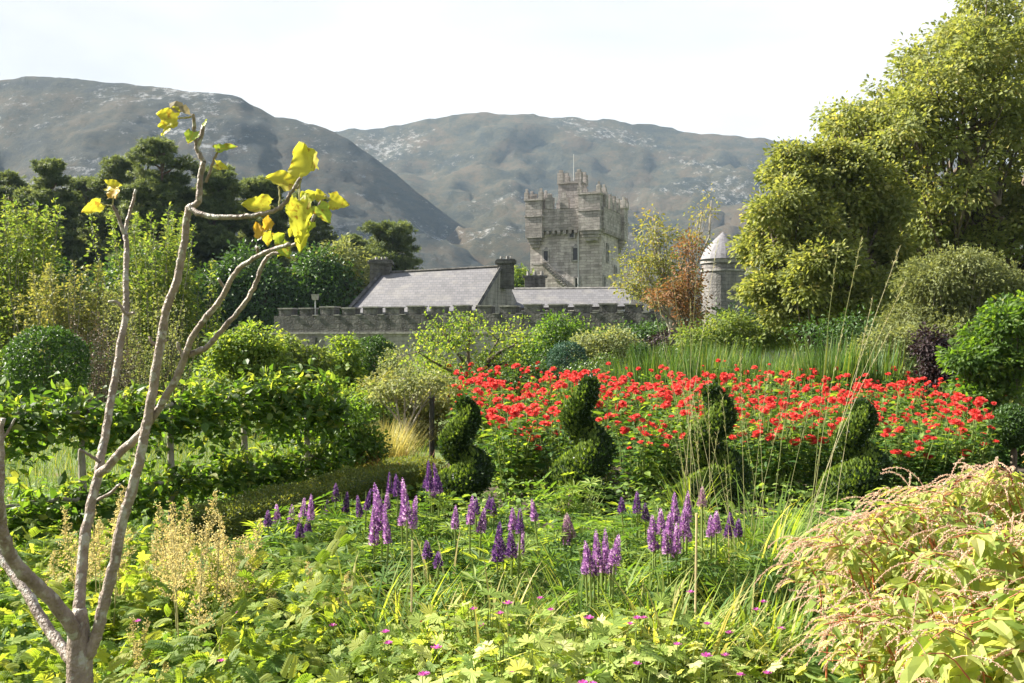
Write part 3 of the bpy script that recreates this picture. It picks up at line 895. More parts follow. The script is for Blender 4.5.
# lamp on the wall and mast behind the trees
lp = Buf(); q = at(315, 306, 57); root = empty('lamp_post', (q[0], q[1] + .1, 2.2), 'small pale lamp on a thin post at the left end of the castle wall', 'lamp')
lp.tube([(0, 0, 0), (0, 0, gz(298, 57) - 2.2)], .04, 6); lp.build('post', M['greymetal'], root)
hd = Buf(); hd.box((0, 0, gz(297.5, 57) - 2.2), (.32, .3, .26), 0, 1.2); hd.box((0, 0, gz(297.5, 57) - 2.2 + .16), (.42, .4, .05)); hd.build('lamp_head', M['coping'], root)
q = at(760, 184, 90); root = empty('antenna_mast', (q[0], 90, 0), 'thin grey mast rising above the tree left edge against the mountain', 'mast')
mb = Buf(); mb.tube([(0, 0, 0), (0, 0, q[2])], [.07, .04], 6); mb.build('mast_pole', M['greymetal'], root)
mb = Buf(); mb.box((.1, 0, q[2] - .1), (.7, .08, .1)); mb.build('cross_arm', M['greymetal'], root)


# ------------------------------------------------------------------ trees and shrubs
def crown(lobes, ncl, m, cr, ls, tmpl, r, flat=.6, shell=.55, up=.6, gap=.15, sphere=False):
    """leaf clumps spread through ellipsoid lobes; returns the buffer and the clump centres"""
    C = np.array([l[0] for l in lobes], float); Rr = np.array([l[1] for l in lobes], float)
    wt = (Rr.prod(1)) ** (2 / 3); wt /= wt.sum()
    idx = r.choice(len(lobes), ncl, p=wt)
    d = rdir(ncl, r)
    rad = shell + (1.02 - shell) * r.random(ncl) ** .6
    rad *= 1 + r.normal(size=ncl) * .07
    P = C[idx] + d * rad[:, None] * Rr[idx]
    # drop clumps deep inside other lobes
    keep = np.ones(ncl, bool)
    for c, q in zip(C, Rr):
        dd = (((P - c) / q) ** 2).sum(1)
        keep &= ~((dd < shell ** 2 * .8))
    keep &= r.random(ncl) > gap
    P = P[keep]; idx = idx[keep]; n = len(P)
    out = unit((P - C[idx]) / Rr[idx] ** 1)
    k = np.repeat(np.arange(n), m)
    cs = cr * (.6 + .8 * r.random(n))
    off = r.normal(size=(n * m, 3)) * np.array([1, 1, flat])
    off /= np.maximum(1, np.linalg.norm(off, axis=1, keepdims=True) / 1.7)
    LP = P[k] + off * cs[k][:, None] * .62
    D = unit(unit(off) * .8 + out[k] * .35 + r.normal(size=(n * m, 3)) * .35 + np.array([0, 0, -.25]))
    Nn = unit(np.array([0, 0, up]) + out[k] * .45 + r.normal(size=(n * m, 3)) * .45)
    crn = r.random(n)
    rnd = np.clip(crn[k] * .5 + r.random(n * m) * .5, 0, 1)
    b = Buf(); leaves(b, LP, D, Nn, ls * (.65 + .7 * r.random(n * m)), tmpl, rnd)
    return b, P, idx


def limb(p0, p1, r, bend=.15, n=5):
    p0 = np.array(p0, float); p1 = np.array(p1, float); L_ = np.linalg.norm(p1 - p0)
    t = np.linspace(0, 1, n)[:, None]
    j = r.normal(size=(n, 3)) * bend * L_ * .18; j[0] = 0; j[-1] *= .3
    q = p0 + (p1 - p0) * t + j
    q[:, 2] -= np.sin(t[:, 0] * np.pi) * bend * L_ * .4
    return q


def tree(name, base, label, cat, lobes, mat, ls, ncl, m, cr, tmpl=T_DIAM, trunk_r=.2, bark='bark', group=None, seed=1, twig=.35, split=.35, lean=(0, 0), sub=0, **kw):
    r = np.random.default_rng(seed)
    base = np.array(base, float)
    root = empty(name, base, label, cat, group)
    lb = [(np.array(c, float) - base, q) for c, q in lobes]
    lb2 = lb
    if sub:
        lb2 = []
        for c, q in lb:
            d = rdir(sub, r); d[:, 2] = d[:, 2] * .9 + .12; q = np.array(q)
            for dd in d:
                f = r.uniform(.30, .48); lb2.append((c + dd * q * r.uniform(.62, .92), tuple(q * f * r.uniform(.85, 1.2, 3))))
    b, P, idx = crown(lb2, ncl, m, cr, ls, tmpl, r, **kw)
    b.build('crown', mat, root)
    t = Buf()
    ctr = np.mean([c for c, _ in lb], 0); top = max(c[2] for c, _ in lb)
    zs = max(.12, min(c[2] - q[2] for c, q in lb)) * .6 + top * split * .4
    fork = np.array([ctr[0] * .35, ctr[1] * .35, zs])
    t.tube([(0, 0, 0), fork * (.3, .3, .33), fork * (.7, .7, .7), fork], [trunk_r * 1.35, trunk_r, trunk_r * .88, trunk_r * .75], 9)
    t2 = Buf()
    idx = np.array([np.argmin([np.linalg.norm(p - c) for c, _ in lb]) for p in P]) if sub else idx
    for i, (c, q) in enumerate(lb):
        L0 = limb(fork * (1, 1, r.uniform(.55, 1.0)) - (0, 0, trunk_r * .3), c, r, .55 if sub else .15, 8 if sub else 5)
        rr = np.linspace(trunk_r * .62, trunk_r * .16, len(L0)); t2.tube(L0, rr, 6)
        sel = [p for p, k in zip(P, idx) if k == i and r.random() < twig]
        for p in sel:
            s0 = L0[r.integers(2, len(L0))]
            t2.tube(limb(s0, p, r, .12, 4), np.linspace(trunk_r * .16, trunk_r * .035 + .003, 4), 4, cap=False)
    t.join(t2)
    t.build('trunk', M[bark], root, smooth=True)
    return root


def lobes_px(lst, Y, dy=0.0, yk=1.0):
    """(px, py, half width px, half height px[, depth offset m]) -> ellipsoids at distance Y"""
    o = []
    for l in lst:
        px, py, hw, hh = l[:4]; d = l[4] if len(l) > 4 else 0.0
        YY = Y + d
        o.append((at(px, py, YY), (hw / F * YY, hw / F * YY * yk, hh / F * YY)))
    return o


# big sycamores on the right
tree('sycamore_tree', (gx(985, 34), 34, 0), 'tallest broad tree filling the upper right, golden green leaves against the sky', 'tree',
     lobes_px([(1000, 30, 62, 45), (955, 60, 45, 38, -1), (1040, 100, 75, 60), (930, 110, 45, 35, -2), (975, 130, 60, 45, -2.5), (900, 160, 45, 38, -1), (1050, 190, 80, 60, -1), (945, 190, 55, 45, -3), (890, 215, 45, 40, 1), (1000, 250, 70, 45, -1), (905, 262, 50, 42, -1), (850, 135, 28, 20, 0), (868, 170, 36, 32, 1), (905, 95, 32, 26, -1), (872, 128, 42, 24, -1.5), (838, 150, 30, 24, -1), (915, 140, 50, 36, -3), (960, 95, 50, 40, -3), (985, 60, 45, 40, -3), (1110, 20, 70, 60, 2), (1120, 130, 80, 70, 1)], 34, yk=1.1),
     M['sycamore'], .16, 3200, 40, .38, T_DIAM, .38, 'bark', seed=21, twig=.08, flat=.55, up=.7, gap=.1, shell=.5, sub=9)
tree('sycamore_tree', (gx(815, 29), 29, 0), 'rounded yellow green tree right of the conical turret, in front of the taller one', 'tree',
     lobes_px([(800, 172, 30, 20), (835, 168, 30, 24), (862, 190, 34, 28, .5), (785, 210, 36, 26, -.6), (875, 225, 30, 30), (838, 205, 32, 30, .3), (775, 245, 32, 26, .4), (815, 258, 40, 32, -1.2), (860, 250, 36, 32, .5), (768, 285, 24, 26, 0), (795, 300, 38, 30, -.8), (845, 305, 40, 32, -.4), (885, 300, 30, 34, .8)], 29),
     M['sycamore'], .14, 2500, 46, .32, T_DIAM, .22, 'bark', seed=22, twig=.1, flat=.55, up=.7, gap=.1, shell=.5, sub=10)
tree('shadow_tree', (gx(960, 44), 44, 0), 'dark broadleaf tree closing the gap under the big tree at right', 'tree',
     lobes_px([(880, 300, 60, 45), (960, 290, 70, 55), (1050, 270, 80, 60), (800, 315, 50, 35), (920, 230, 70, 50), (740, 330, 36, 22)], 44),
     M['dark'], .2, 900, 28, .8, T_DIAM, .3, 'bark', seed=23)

# pines behind
def pine(px, Y, ytop, wpx, label, seed, bare=.35, tone='pine'):
    r = np.random.default_rng(seed)
    x = gx(px, Y); H = gz(ytop, Y)
    root = empty('pine_tree', (x, Y, 0), label, 'tree', 'dark pines behind the left side of the garden')
    lobes = []; W = wpx / F * Y
    n = 13
    for i in range(n):
        t = i / (n - 1)
        z = H * (bare + (1 - bare) * t) - .5
        wr = W * (1.05 - .55 * t ** 2.2) * r.uniform(.75, 1.15)
        k = 5 if t < .8 else 4
        a0 = r.uniform(0, 6.28)
        for j in range(k):
            a = a0 + j * 6.28 / k + r.uniform(-.4, .4); q = wr * r.uniform(.35, .75)
            lobes.append(((math.cos(a) * q, math.sin(a) * q, z + r.uniform(-.5, .5) * H * .05), (wr * .42, wr * .42, H * .03)))
    lobes.append(((0, 0, H - .6), (W * .3, W * .3, .6)))
    b, P, idx = crown(lobes, int(1300 + 90 * W), 16, W * .075, .34, T_TUFT, r, flat=.4, shell=.2, up=1.2, gap=.05)
    b.build('crown', M[tone], root)
    t_ = Buf(); q = limb((0, 0, 0), (r.uniform(-.4, .4), 0, H * .96), r, .04, 7); q[:, 2] = np.linspace(0, H * .96, 7)
    t_.tube(q, np.linspace(.32, .06, 7) * (H / 16), 8)
    for c, _ in lobes:
        zz = max(c[2] - H * .06, 0); s0 = np.array([np.interp(zz, q[:, 2], q[:, 0]), np.interp(zz, q[:, 2], q[:, 1]), zz])
        t_.tube(limb(s0, c, r, .08, 4), np.linspace(.09, .03, 4) * (H / 16), 5)
    t_.build('trunk', M['bark_pine'], root, smooth=True)

L1 = 'dark green pine with layered flat crown in the row behind the left side'
pine(158, 74, 140, 50, 'tallest layered pine at left, its crown standing against the rocky hillside', 31, .25)
pine(120, 80, 158, 44, 'broad dark pine immediately left of the tallest layered pine', 32, .2)
pine(50, 76, 160, 42, 'dark pine second from the left end of the pine row', 33, .15)
pine(8, 82, 172, 44, 'dark pine at the very left end of the pine row', 34, .1)
pine(215, 76, 168, 46, 'dark pine just right of the tallest layered pine, behind the bare branches', 35, .3)
pine(262, 80, 178, 44, 'dark pine between the bare sapling forks and its yellow leaves', 36, .25)
pine(308, 84, 196, 40, 'shorter dark pine behind the lowest yellow leaves of the sapling', 37, .15)
pine(85, 88, 178, 46, 'dark low pine filling the row behind the sapling left twig', 38, .05)
pine(392, 80, 222, 52, 'spreading pine above the left chimney of the gatehouse', 39, .1)
pine(190, 90, 190, 50, 'dark pine in the second row behind the tall forked trunks', 40, .05)
pine(355, 92, 236, 34, 'small dark pine behind the left chimney', 41, .05)
tree('birch_tree', (gx(345, 70), 70, 0), 'olive yellow bushy tree left of the gatehouse roof', 'tree',
     lobes_px([(340, 265, 24, 22), (355, 285, 26, 22), (325, 290, 24, 24), (300, 295, 22, 20)], 70), M['olive'], .3, 330, 22, .8, T_DIAM, .2, seed=43)
for i, (px, ww, lab) in enumerate(((30, 60, 'dark undergrowth trees below the pines at far left'), (140, 60, 'dark undergrowth trees below the tallest pine'), (245, 55, 'dark undergrowth trees below the pines right of the sapling trunks'), (320, 40, 'dark shrubs between the pines and the wall end'))):
    tree('holly_tree', (gx(px, 68), 68, 0), lab, 'tree', lobes_px([(px - ww * .4, 300, ww * .5, 30), (px + ww * .4, 298, ww * .5, 32), (px, 275, ww * .45, 26)], 68), M['dark'], .3, 500, 20, .8, T_DIAM, .2, seed=44 + i)
tree('small_pine', (gx(516, 88), 88, 0), 'bright green conifer peeping between gatehouse chimney and tower', 'tree', lobes_px([(514, 276, 14, 7), (520, 285, 16, 7)], 88), M['fresh'], .3, 90, 16, .5, T_TUFT, .15, seed=49)


# upright shooting shrubs (willow, poplar suckers)
def shoots(name, px, Y, wpx, ytop, nst, mat, label, seed, ls=.07, cat='shrub', per=46, top_var=.35, tm=T_OVAL, leafstart=.15, spread=.16, bark='bark_grey', group=None, size=1.0):
    r = np.random.default_rng(seed); x = gx(px, Y); W = wpx / F * Y; H = gz(ytop, Y)
    root = empty(name, (x, Y, 0), label, cat, group)
    t_ = Buf(); P = []; D = []
    for i in range(nst):
        a = r.uniform(0, 6.28); q = W * math.sqrt(r.random())
        b0 = np.array([math.cos(a) * q * .55, math.sin(a) * q * .5, 0]); h = H * (1 - top_var * r.random() ** 1.3)
        tip = np.array([math.cos(a) * q, math.sin(a) * q * .8, h]) + r.normal(size=3) * (spread * .5, spread * .5, 0)
        s = limb(b0, tip, r, .05, 6); s[:, 2] = np.linspace(0, h, 6)
        t_.tube(s, np.linspace(.022, .004, 6) * size, 4, cap=False)
        k = int(per * (.7 + .6 * r.random()))
        u = leafstart + (1 - leafstart) * r.random(k)
        c = np.stack([np.interp(u * 5, range(6), s[:, j]) for j in range(3)], 1)
        dd = rdir(k, r) * (1, 1, .6) + (0, 0, .35)
        off = spread * (1.05 - u)[:, None] * r.random((k, 1)) * 2.0
        P.append(c + unit(dd) * off); D.append(unit(dd))
    P = np.concatenate(P); D = np.concatenate(D); n = len(P)
    b = Buf(); leaves(b, P, D + r.normal(size=(n, 3)) * .3, np.array([0, 0, .8]) + r.normal(size=(n, 3)) * .6, ls * (.6 + .7 * r.random(n)), tm, r.random(n))
    b.build('foliage', mat, root); t_.build('stems', M[bark], root)
    return root

shoots('poplar_shrub', 150, 30, 48, 208, 60, M['willow'], 'tall pale green poplar shoots between the bare sapling stems', 51, .125, per=200, top_var=.5, spread=.45)
shoots('poplar_shrub', 188, 31, 30, 255, 26, M['willow'], 'shorter pale green poplar shoots right of the middle sapling stem', 52, .12, per=180, spread=.45)
shoots('willow_shrub', 20, 26, 45, 200, 56, M['willow'], 'tall yellow green willow at the left edge below the pines', 53, .11, per=230, top_var=.45, spread=.45)
shoots('willow_shrub', 62, 24, 42, 262, 44, M['straw_willow'], 'golden olive willow thicket behind the round clipped ball', 54, .09, per=190, spread=.4)
shoots('willow_shrub', 105, 27, 34, 285, 40, M['olive'], 'dull olive shoots behind the left sapling stem', 55, .10, per=170, spread=.4)
shoots('twiggy_shrub', 150, 21, 50, 290, 55, M['olive'], 'dull brown green twiggy shrub behind the sapling trunks', 56, .055, per=70, spread=.5, bark='bark', top_var=.6, size=.6)
shoots('twiggy_shrub', 100, 20, 30, 312, 40, M['brown'], 'brown twig thicket right of the clipped ball', 57, .05, per=60, spread=.45, bark='bark', top_var=.6, size=.6)


def shrub(name, px, Y, lobes, mat, ls, label, seed, ncl=260, m=26, cr=.16, cat='shrub', tm=T_OVAL, trunk_r=.035, bark='bark', group=None, **kw):
    return tree(name, (gx(px, Y), Y, 0), label, cat, lobes_px(lobes, Y), M[mat], ls, ncl, m, cr, tm, trunk_r, bark, group, seed, **kw)


# clipped balls and rounded bushes
def ball(name, px, py, rpx, Y, mat, label, seed, ls=.045, n=9000, stem=True, squash=1.0):
    r = np.random.default_rng(seed); c = at(px, py, Y); rad = rpx / F * Y
    root = empty(name, (c[0], Y, 0), label, 'clipped bush', None)
    d = rdir(n, r); wob = 1 + .05 * np.sin(d[:, 0] * 7 + seed) * np.cos(d[:, 2] * 6) + r.normal(size=n) * .045
    P = d * rad * wob[:, None] * (1, 1, squash) + (0, 0, c[2])
    b = Buf(); leaves(b, P, unit(d * .5 + rdir(n, r) + (0, 0, .2)), d + r.normal(size=(n, 3)) * .55, ls * (.6 + .7 * r.random(n)), T_OVAL, r.random(n))
    b.build('crown', M[mat], root)
    t_ = Buf()
    t_.tube([(0, 0, 0), (.02, 0, c[2] * .5), (0, 0, c[2])], [.045, .035, .03], 7)
    for i in range(14):
        q = rdir(1, r)[0] * rad * .8; t_.tube(limb((0, 0, c[2] - rad * .5), q + (0, 0, c[2]), r), np.linspace(.02, .005, 5), 4)
    t_.build('trunk', M['bark'], root)
    return root

ball('clipped_ball_tree', 48, 366, 37, 15.5, 'dark', 'ball clipped dark green standard on a short trunk behind the left hedge tier', 61, .055, 8500)
ball('round_bush', 374, 363, 22, 22, 'dark', 'dark green egg shaped bush in front of the pale lower wall', 62, .06, 6500, squash=1.15)
ball('round_bush', 567, 362, 19, 24, 'bluegreen', 'blue green ball bush left of the pale variegated little tree', 63, .05, 6000)
ball('round_bush', 516, 366, 14, 26, 'dark', 'small dark bush between the crooked fruit tree and the blue green ball', 64, .06, 3500, squash=1.2)
ball('round_bush', 1012, 426, 19, 11, 'dark', 'dark clipped ball at the right edge beyond the red dahlias', 65, .035, 7000)

shrub('climbing_vine', 245, 17, [(232, 350, 22, 18), (255, 342, 22, 16), (228, 380, 26, 24), (265, 372, 26, 26), (245, 400, 36, 22)], 'fresh', .085, 'tall bright green leafy mound behind the hedge, left of the yellow green vine', 71, 420, 26, .17)
shrub('climbing_vine', 305, 18, [(288, 352, 20, 14), (312, 368, 22, 20), (298, 388, 26, 22), (278, 362, 20, 20)], 'willow', .075, 'loose yellow green shrub right of the tall leafy mound', 72, 330, 24, .15)
shrub('climbing_vine', 343, 19, [(345, 350, 14, 16), (340, 372, 18, 20), (350, 392, 20, 16), (328, 385, 16, 18)], 'fresh', .08, 'upright lime green shrub immediately left of the dark egg shaped bush', 73, 260, 24, .15)
shrub('pale_shrub', 405, 21, [(400, 385, 22, 20), (425, 375, 24, 18), (392, 365, 8, 18)], 'pale', .055, 'pale silvery shrub behind the little standard tree', 74, 240, 22, .14)
shrub('variegated_tree', 606, 25, [(590, 345, 18, 11), (615, 341, 18, 11), (628, 352, 14, 10), (600, 355, 20, 10)], 'pale', .08, 'small cream variegated tree on a bare forked trunk', 75, 260, 22, .22, cat='tree', bark='bark_grey', trunk_r=.06)
shrub('low_shrub', 600, 23, [(595, 372, 26, 14), (560, 386, 26, 10), (620, 385, 22, 14), (530, 385, 18, 12)], 'yew', .055, 'low dark green shrubs under the variegated tree', 76, 260, 24, .17)
shrub('columnar_yew', 641, 20, [(641, 362, 11, 18), (640, 385, 13, 20)], 'dark', .05, 'left one of the twin dark upright bushes behind the dahlias', 77, 240, 26, .10, tm=T_SPRIG)
shrub('columnar_yew', 664, 20.5, [(666, 362, 13, 18), (663, 385, 15, 20)], 'yew', .05, 'right one of the twin dark upright bushes behind the dahlias', 78, 260, 26, .10, tm=T_SPRIG)
shrub('wall_climber', 560, 47, [(555, 330, 20, 13), (575, 338, 22, 14), (545, 350, 22, 16), (600, 343, 24, 12)], 'apple', .16, 'bright edged green climber mounding against the castle wall', 79, 320, 22, .4)
shrub('wall_climber', 650, 46, [(630, 336, 26, 10), (665, 332, 26, 10), (690, 340, 24, 12), (620, 350, 26, 12), (660, 350, 30, 12)], 'dark', .16, 'dark green climber along the foot of the castle wall', 80, 420, 22, .4)
# crooked fruit tree
def fruit_tree():
    Y = 17.5; r = np.random.default_rng(81)
    x0 = gx(476, Y); root = empty('fruit_tree', (x0, Y, 0), 'crooked little fruit tree with sparse yellow green leaves left of the dahlias', 'tree')
    O = np.array([x0, Y, 0]); t_ = Buf(); tips = []
    def br(pts, r0, r1, dy=0):
        q = np.array([at(px, py, Y + dy * i / len(pts)) - O for i, (px, py) in enumerate(pts)])
        t_.tube(q, np.linspace(r0, r1, len(q)), 6); return q
    q0 = br([(476, 432), (477, 410), (476, 390)], .08, .06); q0[0][2] = 0
    t_.tube([(0, 0, 0), q0[0] + (0, 0, .0)], [.09, .08], 7)
    for pts, dy in (([(476, 392), (465, 378), (445, 368), (430, 360), (418, 352)], -.6), ([(472, 384), (468, 368), (455, 350), (440, 343), (428, 338)], .5), ([(476, 390), (484, 372), (490, 355), (498, 340), (506, 330)], .4),
                    ([(488, 362), (500, 352), (514, 345), (522, 338)], -.4), ([(470, 375), (468, 350), (470, 335), (468, 325)], -.3), ([(465, 378), (450, 378), (436, 376), (424, 372)], .8), ([(488, 366), (502, 364), (515, 360)], .5), ([(455, 350), (446, 336), (440, 328)], .2)):
        q = br(pts, .038, .008, dy); tips += list(q[2:])
        for p in q[1:]:
            for _ in range(3):
                e = p + r.normal(size=3) * (.16, .16, .12) + (0, 0, .08); t_.tube([p, (p + e) / 2 + r.normal(size=3) * .02, e], [.01, .007, .003], 4); tips.append(e)
    tips = np.array(tips); k = np.repeat(np.arange(len(tips)), 38); n = len(k)
    P = tips[k] + r.normal(size=(n, 3)) * (.12, .12, .09)
    b = Buf(); leaves(b, P, rdir(n, r), np.array([0, 0, .8]) + r.normal(size=(n, 3)) * .6, .065 * (.6 + .7 * r.random(n)), T_OVAL, r.random(n))
    b.build('crown', M['fresh'], root); t_.build('trunk', M['bark'], root, smooth=True)
fruit_tree()

# autumn shrub in front of the round turret
tree('autumn_tree', (gx(672, 44), 44, 0), 'airy pale green and yellow tree reaching up between the tower and the conical turret', 'tree',
     lobes_px([(655, 235, 18, 10), (640, 262, 18, 14), (665, 262, 22, 16), (690, 238, 16, 10), (650, 290, 22, 14), (680, 285, 20, 16), (700, 212, 10, 6), (652, 215, 9, 7), (630, 285, 12, 10), (712, 200, 7, 5)], 44), M['autumn_green'], .15, 330, 15, .48, T_DIAM, .13, 'bark_grey', seed=91, twig=.6, shell=.2, gap=.2)
tree('autumn_tree', (gx(700, 40), 40, 0), 'rust orange leaved columnar tree in front of the conical turret', 'tree',
     lobes_px([(690, 248, 11, 16), (686, 270, 13, 16), (692, 290, 13, 20), (690, 315, 16, 20), (680, 300, 12, 14), (672, 288, 14, 9), (655, 298, 14, 8)], 40), M['autumn'], .12, 270, 15, .36, T_DIAM, .1, 'bark', seed=92, twig=.3, shell=.2, gap=.2)
shrub('bamboo_like_shrub', 735, 30, [(730, 325, 22, 12), (765, 330, 26, 10), (745, 340, 30, 12), (700, 340, 22, 12), (785, 338, 26, 10)], 'willow', .11, 'feathery yellow green shrubs below the round turret', 93, 380, 22, .26)
shrub('dark_shrub', 690, 32, [(680, 345, 30, 12), (640, 350, 20, 8)], 'purple', .11, 'dark twiggy purple brown shrub behind the crocosmia leaves', 94, 200, 20, .26)
# right hand shrubs
shrub('olive_shrub', 955, 22, [(955, 278, 38, 22), (925, 300, 32, 26), (975, 300, 36, 26), (940, 325, 40, 22), (1000, 290, 24, 26)], 'olive', .085, 'grey green feathery shrub in front of the big tree at right', 95, 800, 34, .34, tm=T_SPRIG, trunk_r=.08, bark='bark_grey', sub=9)
shrub('purple_shrub', 940, 17, [(930, 345, 14, 16), (942, 365, 18, 20), (948, 390, 18, 14)], 'purple', .07, 'near black purple leaved shrub left of the glossy green one', 96, 200, 24, .13)
shrub('glossy_shrub', 1000, 14.5, [(1000, 335, 30, 24), (1025, 315, 26, 18), (980, 360, 30, 20), (1015, 375, 34, 28), (985, 395, 30, 16)], 'apple', .085, 'glossy bright green shrub at the right edge', 97, 620, 26, .15, sub=8)
shrub('leafy_mound', 1005, 12.5, [(985, 455, 22, 26), (1015, 460, 26, 30), (1045, 455, 26, 30)], 'dahlia_leaf', .06, 'dark leafy mound beyond the right end of the dahlias', 971, 330, 26, .12)
shrub('crab_apple', 895, 19, [(880, 345, 22, 14), (905, 340, 22, 14), (890, 365, 26, 14), (915, 378, 22, 12)], 'olive', .065, 'loose olive green shrub between the crocosmia leaves and the purple shrub', 98, 300, 24, .17)
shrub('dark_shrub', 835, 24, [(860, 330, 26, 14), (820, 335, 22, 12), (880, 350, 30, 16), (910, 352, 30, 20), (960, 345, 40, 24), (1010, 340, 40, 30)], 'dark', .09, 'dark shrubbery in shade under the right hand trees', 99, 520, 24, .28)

# background hedges that close the garden
for i, (x0, x1, Y, zt, mt, lab) in enumerate(((-80, 130, 23, 350, 'yew', 'rough green hedge behind the clipped ball'), (130, 300, 25, 355, 'apple', 'rough green hedge behind the leafy mound'), (300, 480, 29, 352, 'olive', 'grey green hedge at the foot of the pale wall'), (470, 620, 33, 358, 'dark', 'dark hedge below the castle wall centre'), (860, 1120, 21, 372, 'apple', 'green hedge behind the right end of the dahlias'))):
    n = int((x1 - x0) / 26); hh = (420 - zt) / 2
    tree('garden_hedge', (gx((x0 + x1) / 2, Y), Y, 0), lab, 'hedge', lobes_px([(x0 + (k + .5) * (x1 - x0) / n, zt + hh + random.uniform(-5, 5), 20, hh, random.uniform(-.5, .5)) for k in range(n)], Y), M[mt], .09, int(60 * n), 22, .26, T_OVAL, .03, 'bark', seed=110 + i, twig=.05)


# ------------------------------------------------------------------ trained hedge rows on the left (espalier tiers)
def espalier():
    A = np.array([gx(-90, 6.0), 6.0]); B = np.array([gx(335, 9.6), 9.6])
    n = 5; d = (B - A) / n; rz = math.atan2(d[1], d[0]); Ln = np.linalg.norm(d)
    labs = ['espaliered apple at the left edge with two leafy tiers', 'second espaliered apple from the left, below the clipped ball tree', 'espaliered apple behind the crossing sapling stems',
            'espaliered apple with fuller tiers right of the sapling stems', 'last bushy espaliered apple at the right end of the row, beside the box hedge']
    for i in range(n):
        r = np.random.default_rng(200 + i)
        c = A + d * (i + .5)
        root = empty('espalier_tree', (c[0], c[1], 0), labs[i], 'espalier', 'espaliered apple row', rz)
        t_ = Buf()
        t_.tube([(0, 0, 0), (.02, .01, .4), (-.01, 0, .8), (0, 0, 1.12)], [.035, .03, .026, .015], 8)
        for z in (.5, 1.1):
            for s in (-1, 1):
                q = np.array([(s * Ln * .52 * t, r.normal() * .02, z + r.normal() * .015) for t in np.linspace(0, 1, 6)]); t_.tube(q, np.linspace(.02, .007, 6), 6)
        t_.build('trunk', M['bark_grey'], root, smooth=True)
        for z, hh, cnt in ((.5, .10, 700), (1.07, .13, 900)):
            full = 1.0
            if i == 3: cnt = int(cnt * 1.15); full = 1.15
            if i == 4: cnt = int(cnt * 1.6); full = 1.5
            x = r.uniform(-Ln * .54, Ln * .54, cnt)
            wob = .05 * np.sin(x * 5 + i * 2 + z * 7)
            P = np.stack([x, r.normal(size=cnt) * .09, z - .03 + wob + r.normal(size=cnt) * hh * .75 * full - (abs(r.normal(size=cnt)) * .10 * (full - .6))], 1)
            D = unit(np.stack([r.normal(size=cnt), r.normal(size=cnt) - .3, r.normal(size=cnt) * .6], 1))
            b = Buf(); leaves(b, P, D, np.array([0, -.2, .9]) + r.normal(size=(cnt, 3)) * .5, .085 * (.55 + .8 * r.random(cnt)), T_OVAL, r.random(cnt))
            b.build('foliage', M['apple'], root)
        # loose upright shoots
        k = 14 if i < 3 else 40
        sh = Buf(); P = []
        for j in range(k):
            x = r.uniform(-Ln * .5, Ln * .5); z0 = r.choice([.5, 1.1]); e = np.array([x + r.normal() * .05, r.normal() * .08, z0 + r.uniform(.08, .24)])
            sh.tube([(x, 0, z0), e], [.004, .002], 4); u = r.random(9)[:, None]; P.append(np.array([x, 0, z0]) * (1 - u) + e * u)
        P = np.concatenate(P); m_ = len(P)
        leaves(sh, P, rdir(m_, r) + (0, 0, .3), rdir(m_, r) + (0, 0, .5), .07 * (.6 + .7 * r.random(m_)), T_OVAL, r.random(m_))
        sh.build('foliage', M['fresh'], root)
espalier()

# low clipped box hedge running diagonally
def box_hedge():
    A = np.array([gx(205, 6.9), 6.9]); B = np.array([gx(428, 10.1), 10.1]); d = B - A; Ln = np.linalg.norm(d); rz = math.atan2(d[1], d[0])
    root = empty('box_hedge', ((A[0] + B[0]) / 2, (A[1] + B[1]) / 2, 0), 'low clipped box hedge edging the bed, running back from the lupins', 'hedge', None, rz)
    r = np.random.default_rng(301); n = 26000; w, h = .42, .42
    face = r.choice(4, n, p=[.41, .41, .12, .06])
    x = r.uniform(-Ln / 2, Ln / 2, n); y = r.uniform(-w / 2, w / 2, n); z = r.uniform(.0, h, n)
    nn = np.zeros((n, 3)); 
    y = np.where(face == 1, -w / 2, np.where(face == 2, w / 2, y)); z = np.where(face == 0, h, z)
    nn[face == 0] = (0, 0, 1); nn[face == 1] = (0, -1, .1); nn[face == 2] = (0, 1, .1); nn[face == 3] = (-1, 0, .1); x = np.where(face == 3, -Ln / 2, x)
    z = z + .015 * np.sin(x * 6)
    P = np.stack([x, y, z], 1) + r.normal(size=(n, 3)) * .012
    b = Buf(); leaves(b, P, unit(nn * .5 + rdir(n, r)), nn + r.normal(size=(n, 3)) * .5, .022 * (.7 + .6 * r.random(n)), T_DIAM, r.random(n))
    b.box((0, 0, h / 2 - .02), (Ln - .10, w - .10, h - .08), rnd=.2)
    b.build('foliage', M['box'], root)
box_hedge()

# little standard tree, black post and golden grass
shrub('standard_tree', 405, 12, [(392, 388, 22, 9), (420, 384, 24, 10), (405, 378, 20, 9), (438, 380, 14, 8), (376, 395, 12, 8)], 'pale', .04, 'pale leaved little standard tree with a thin bare trunk left of the black post', 311, 110, 18, .08, cat='tree', trunk_r=.03, bark='bark_grey', shell=.1)
pb_ = Buf(); root = empty('garden_post', (gx(432, 12), 12, 0), 'slim black garden post at the left end of the dahlias', 'post')
pb_.tube([(0, 0, 0), (0, 0, gz(398, 12))], [.035, .033], 10); pb_.build('shaft', M['iron'], root)
pc = Buf(); pc.tube([(0, 0, gz(398, 12)), (0, 0, gz(397, 12) + .02)], [.045, .02], 10); pc.build('cap', M['iron'], root)


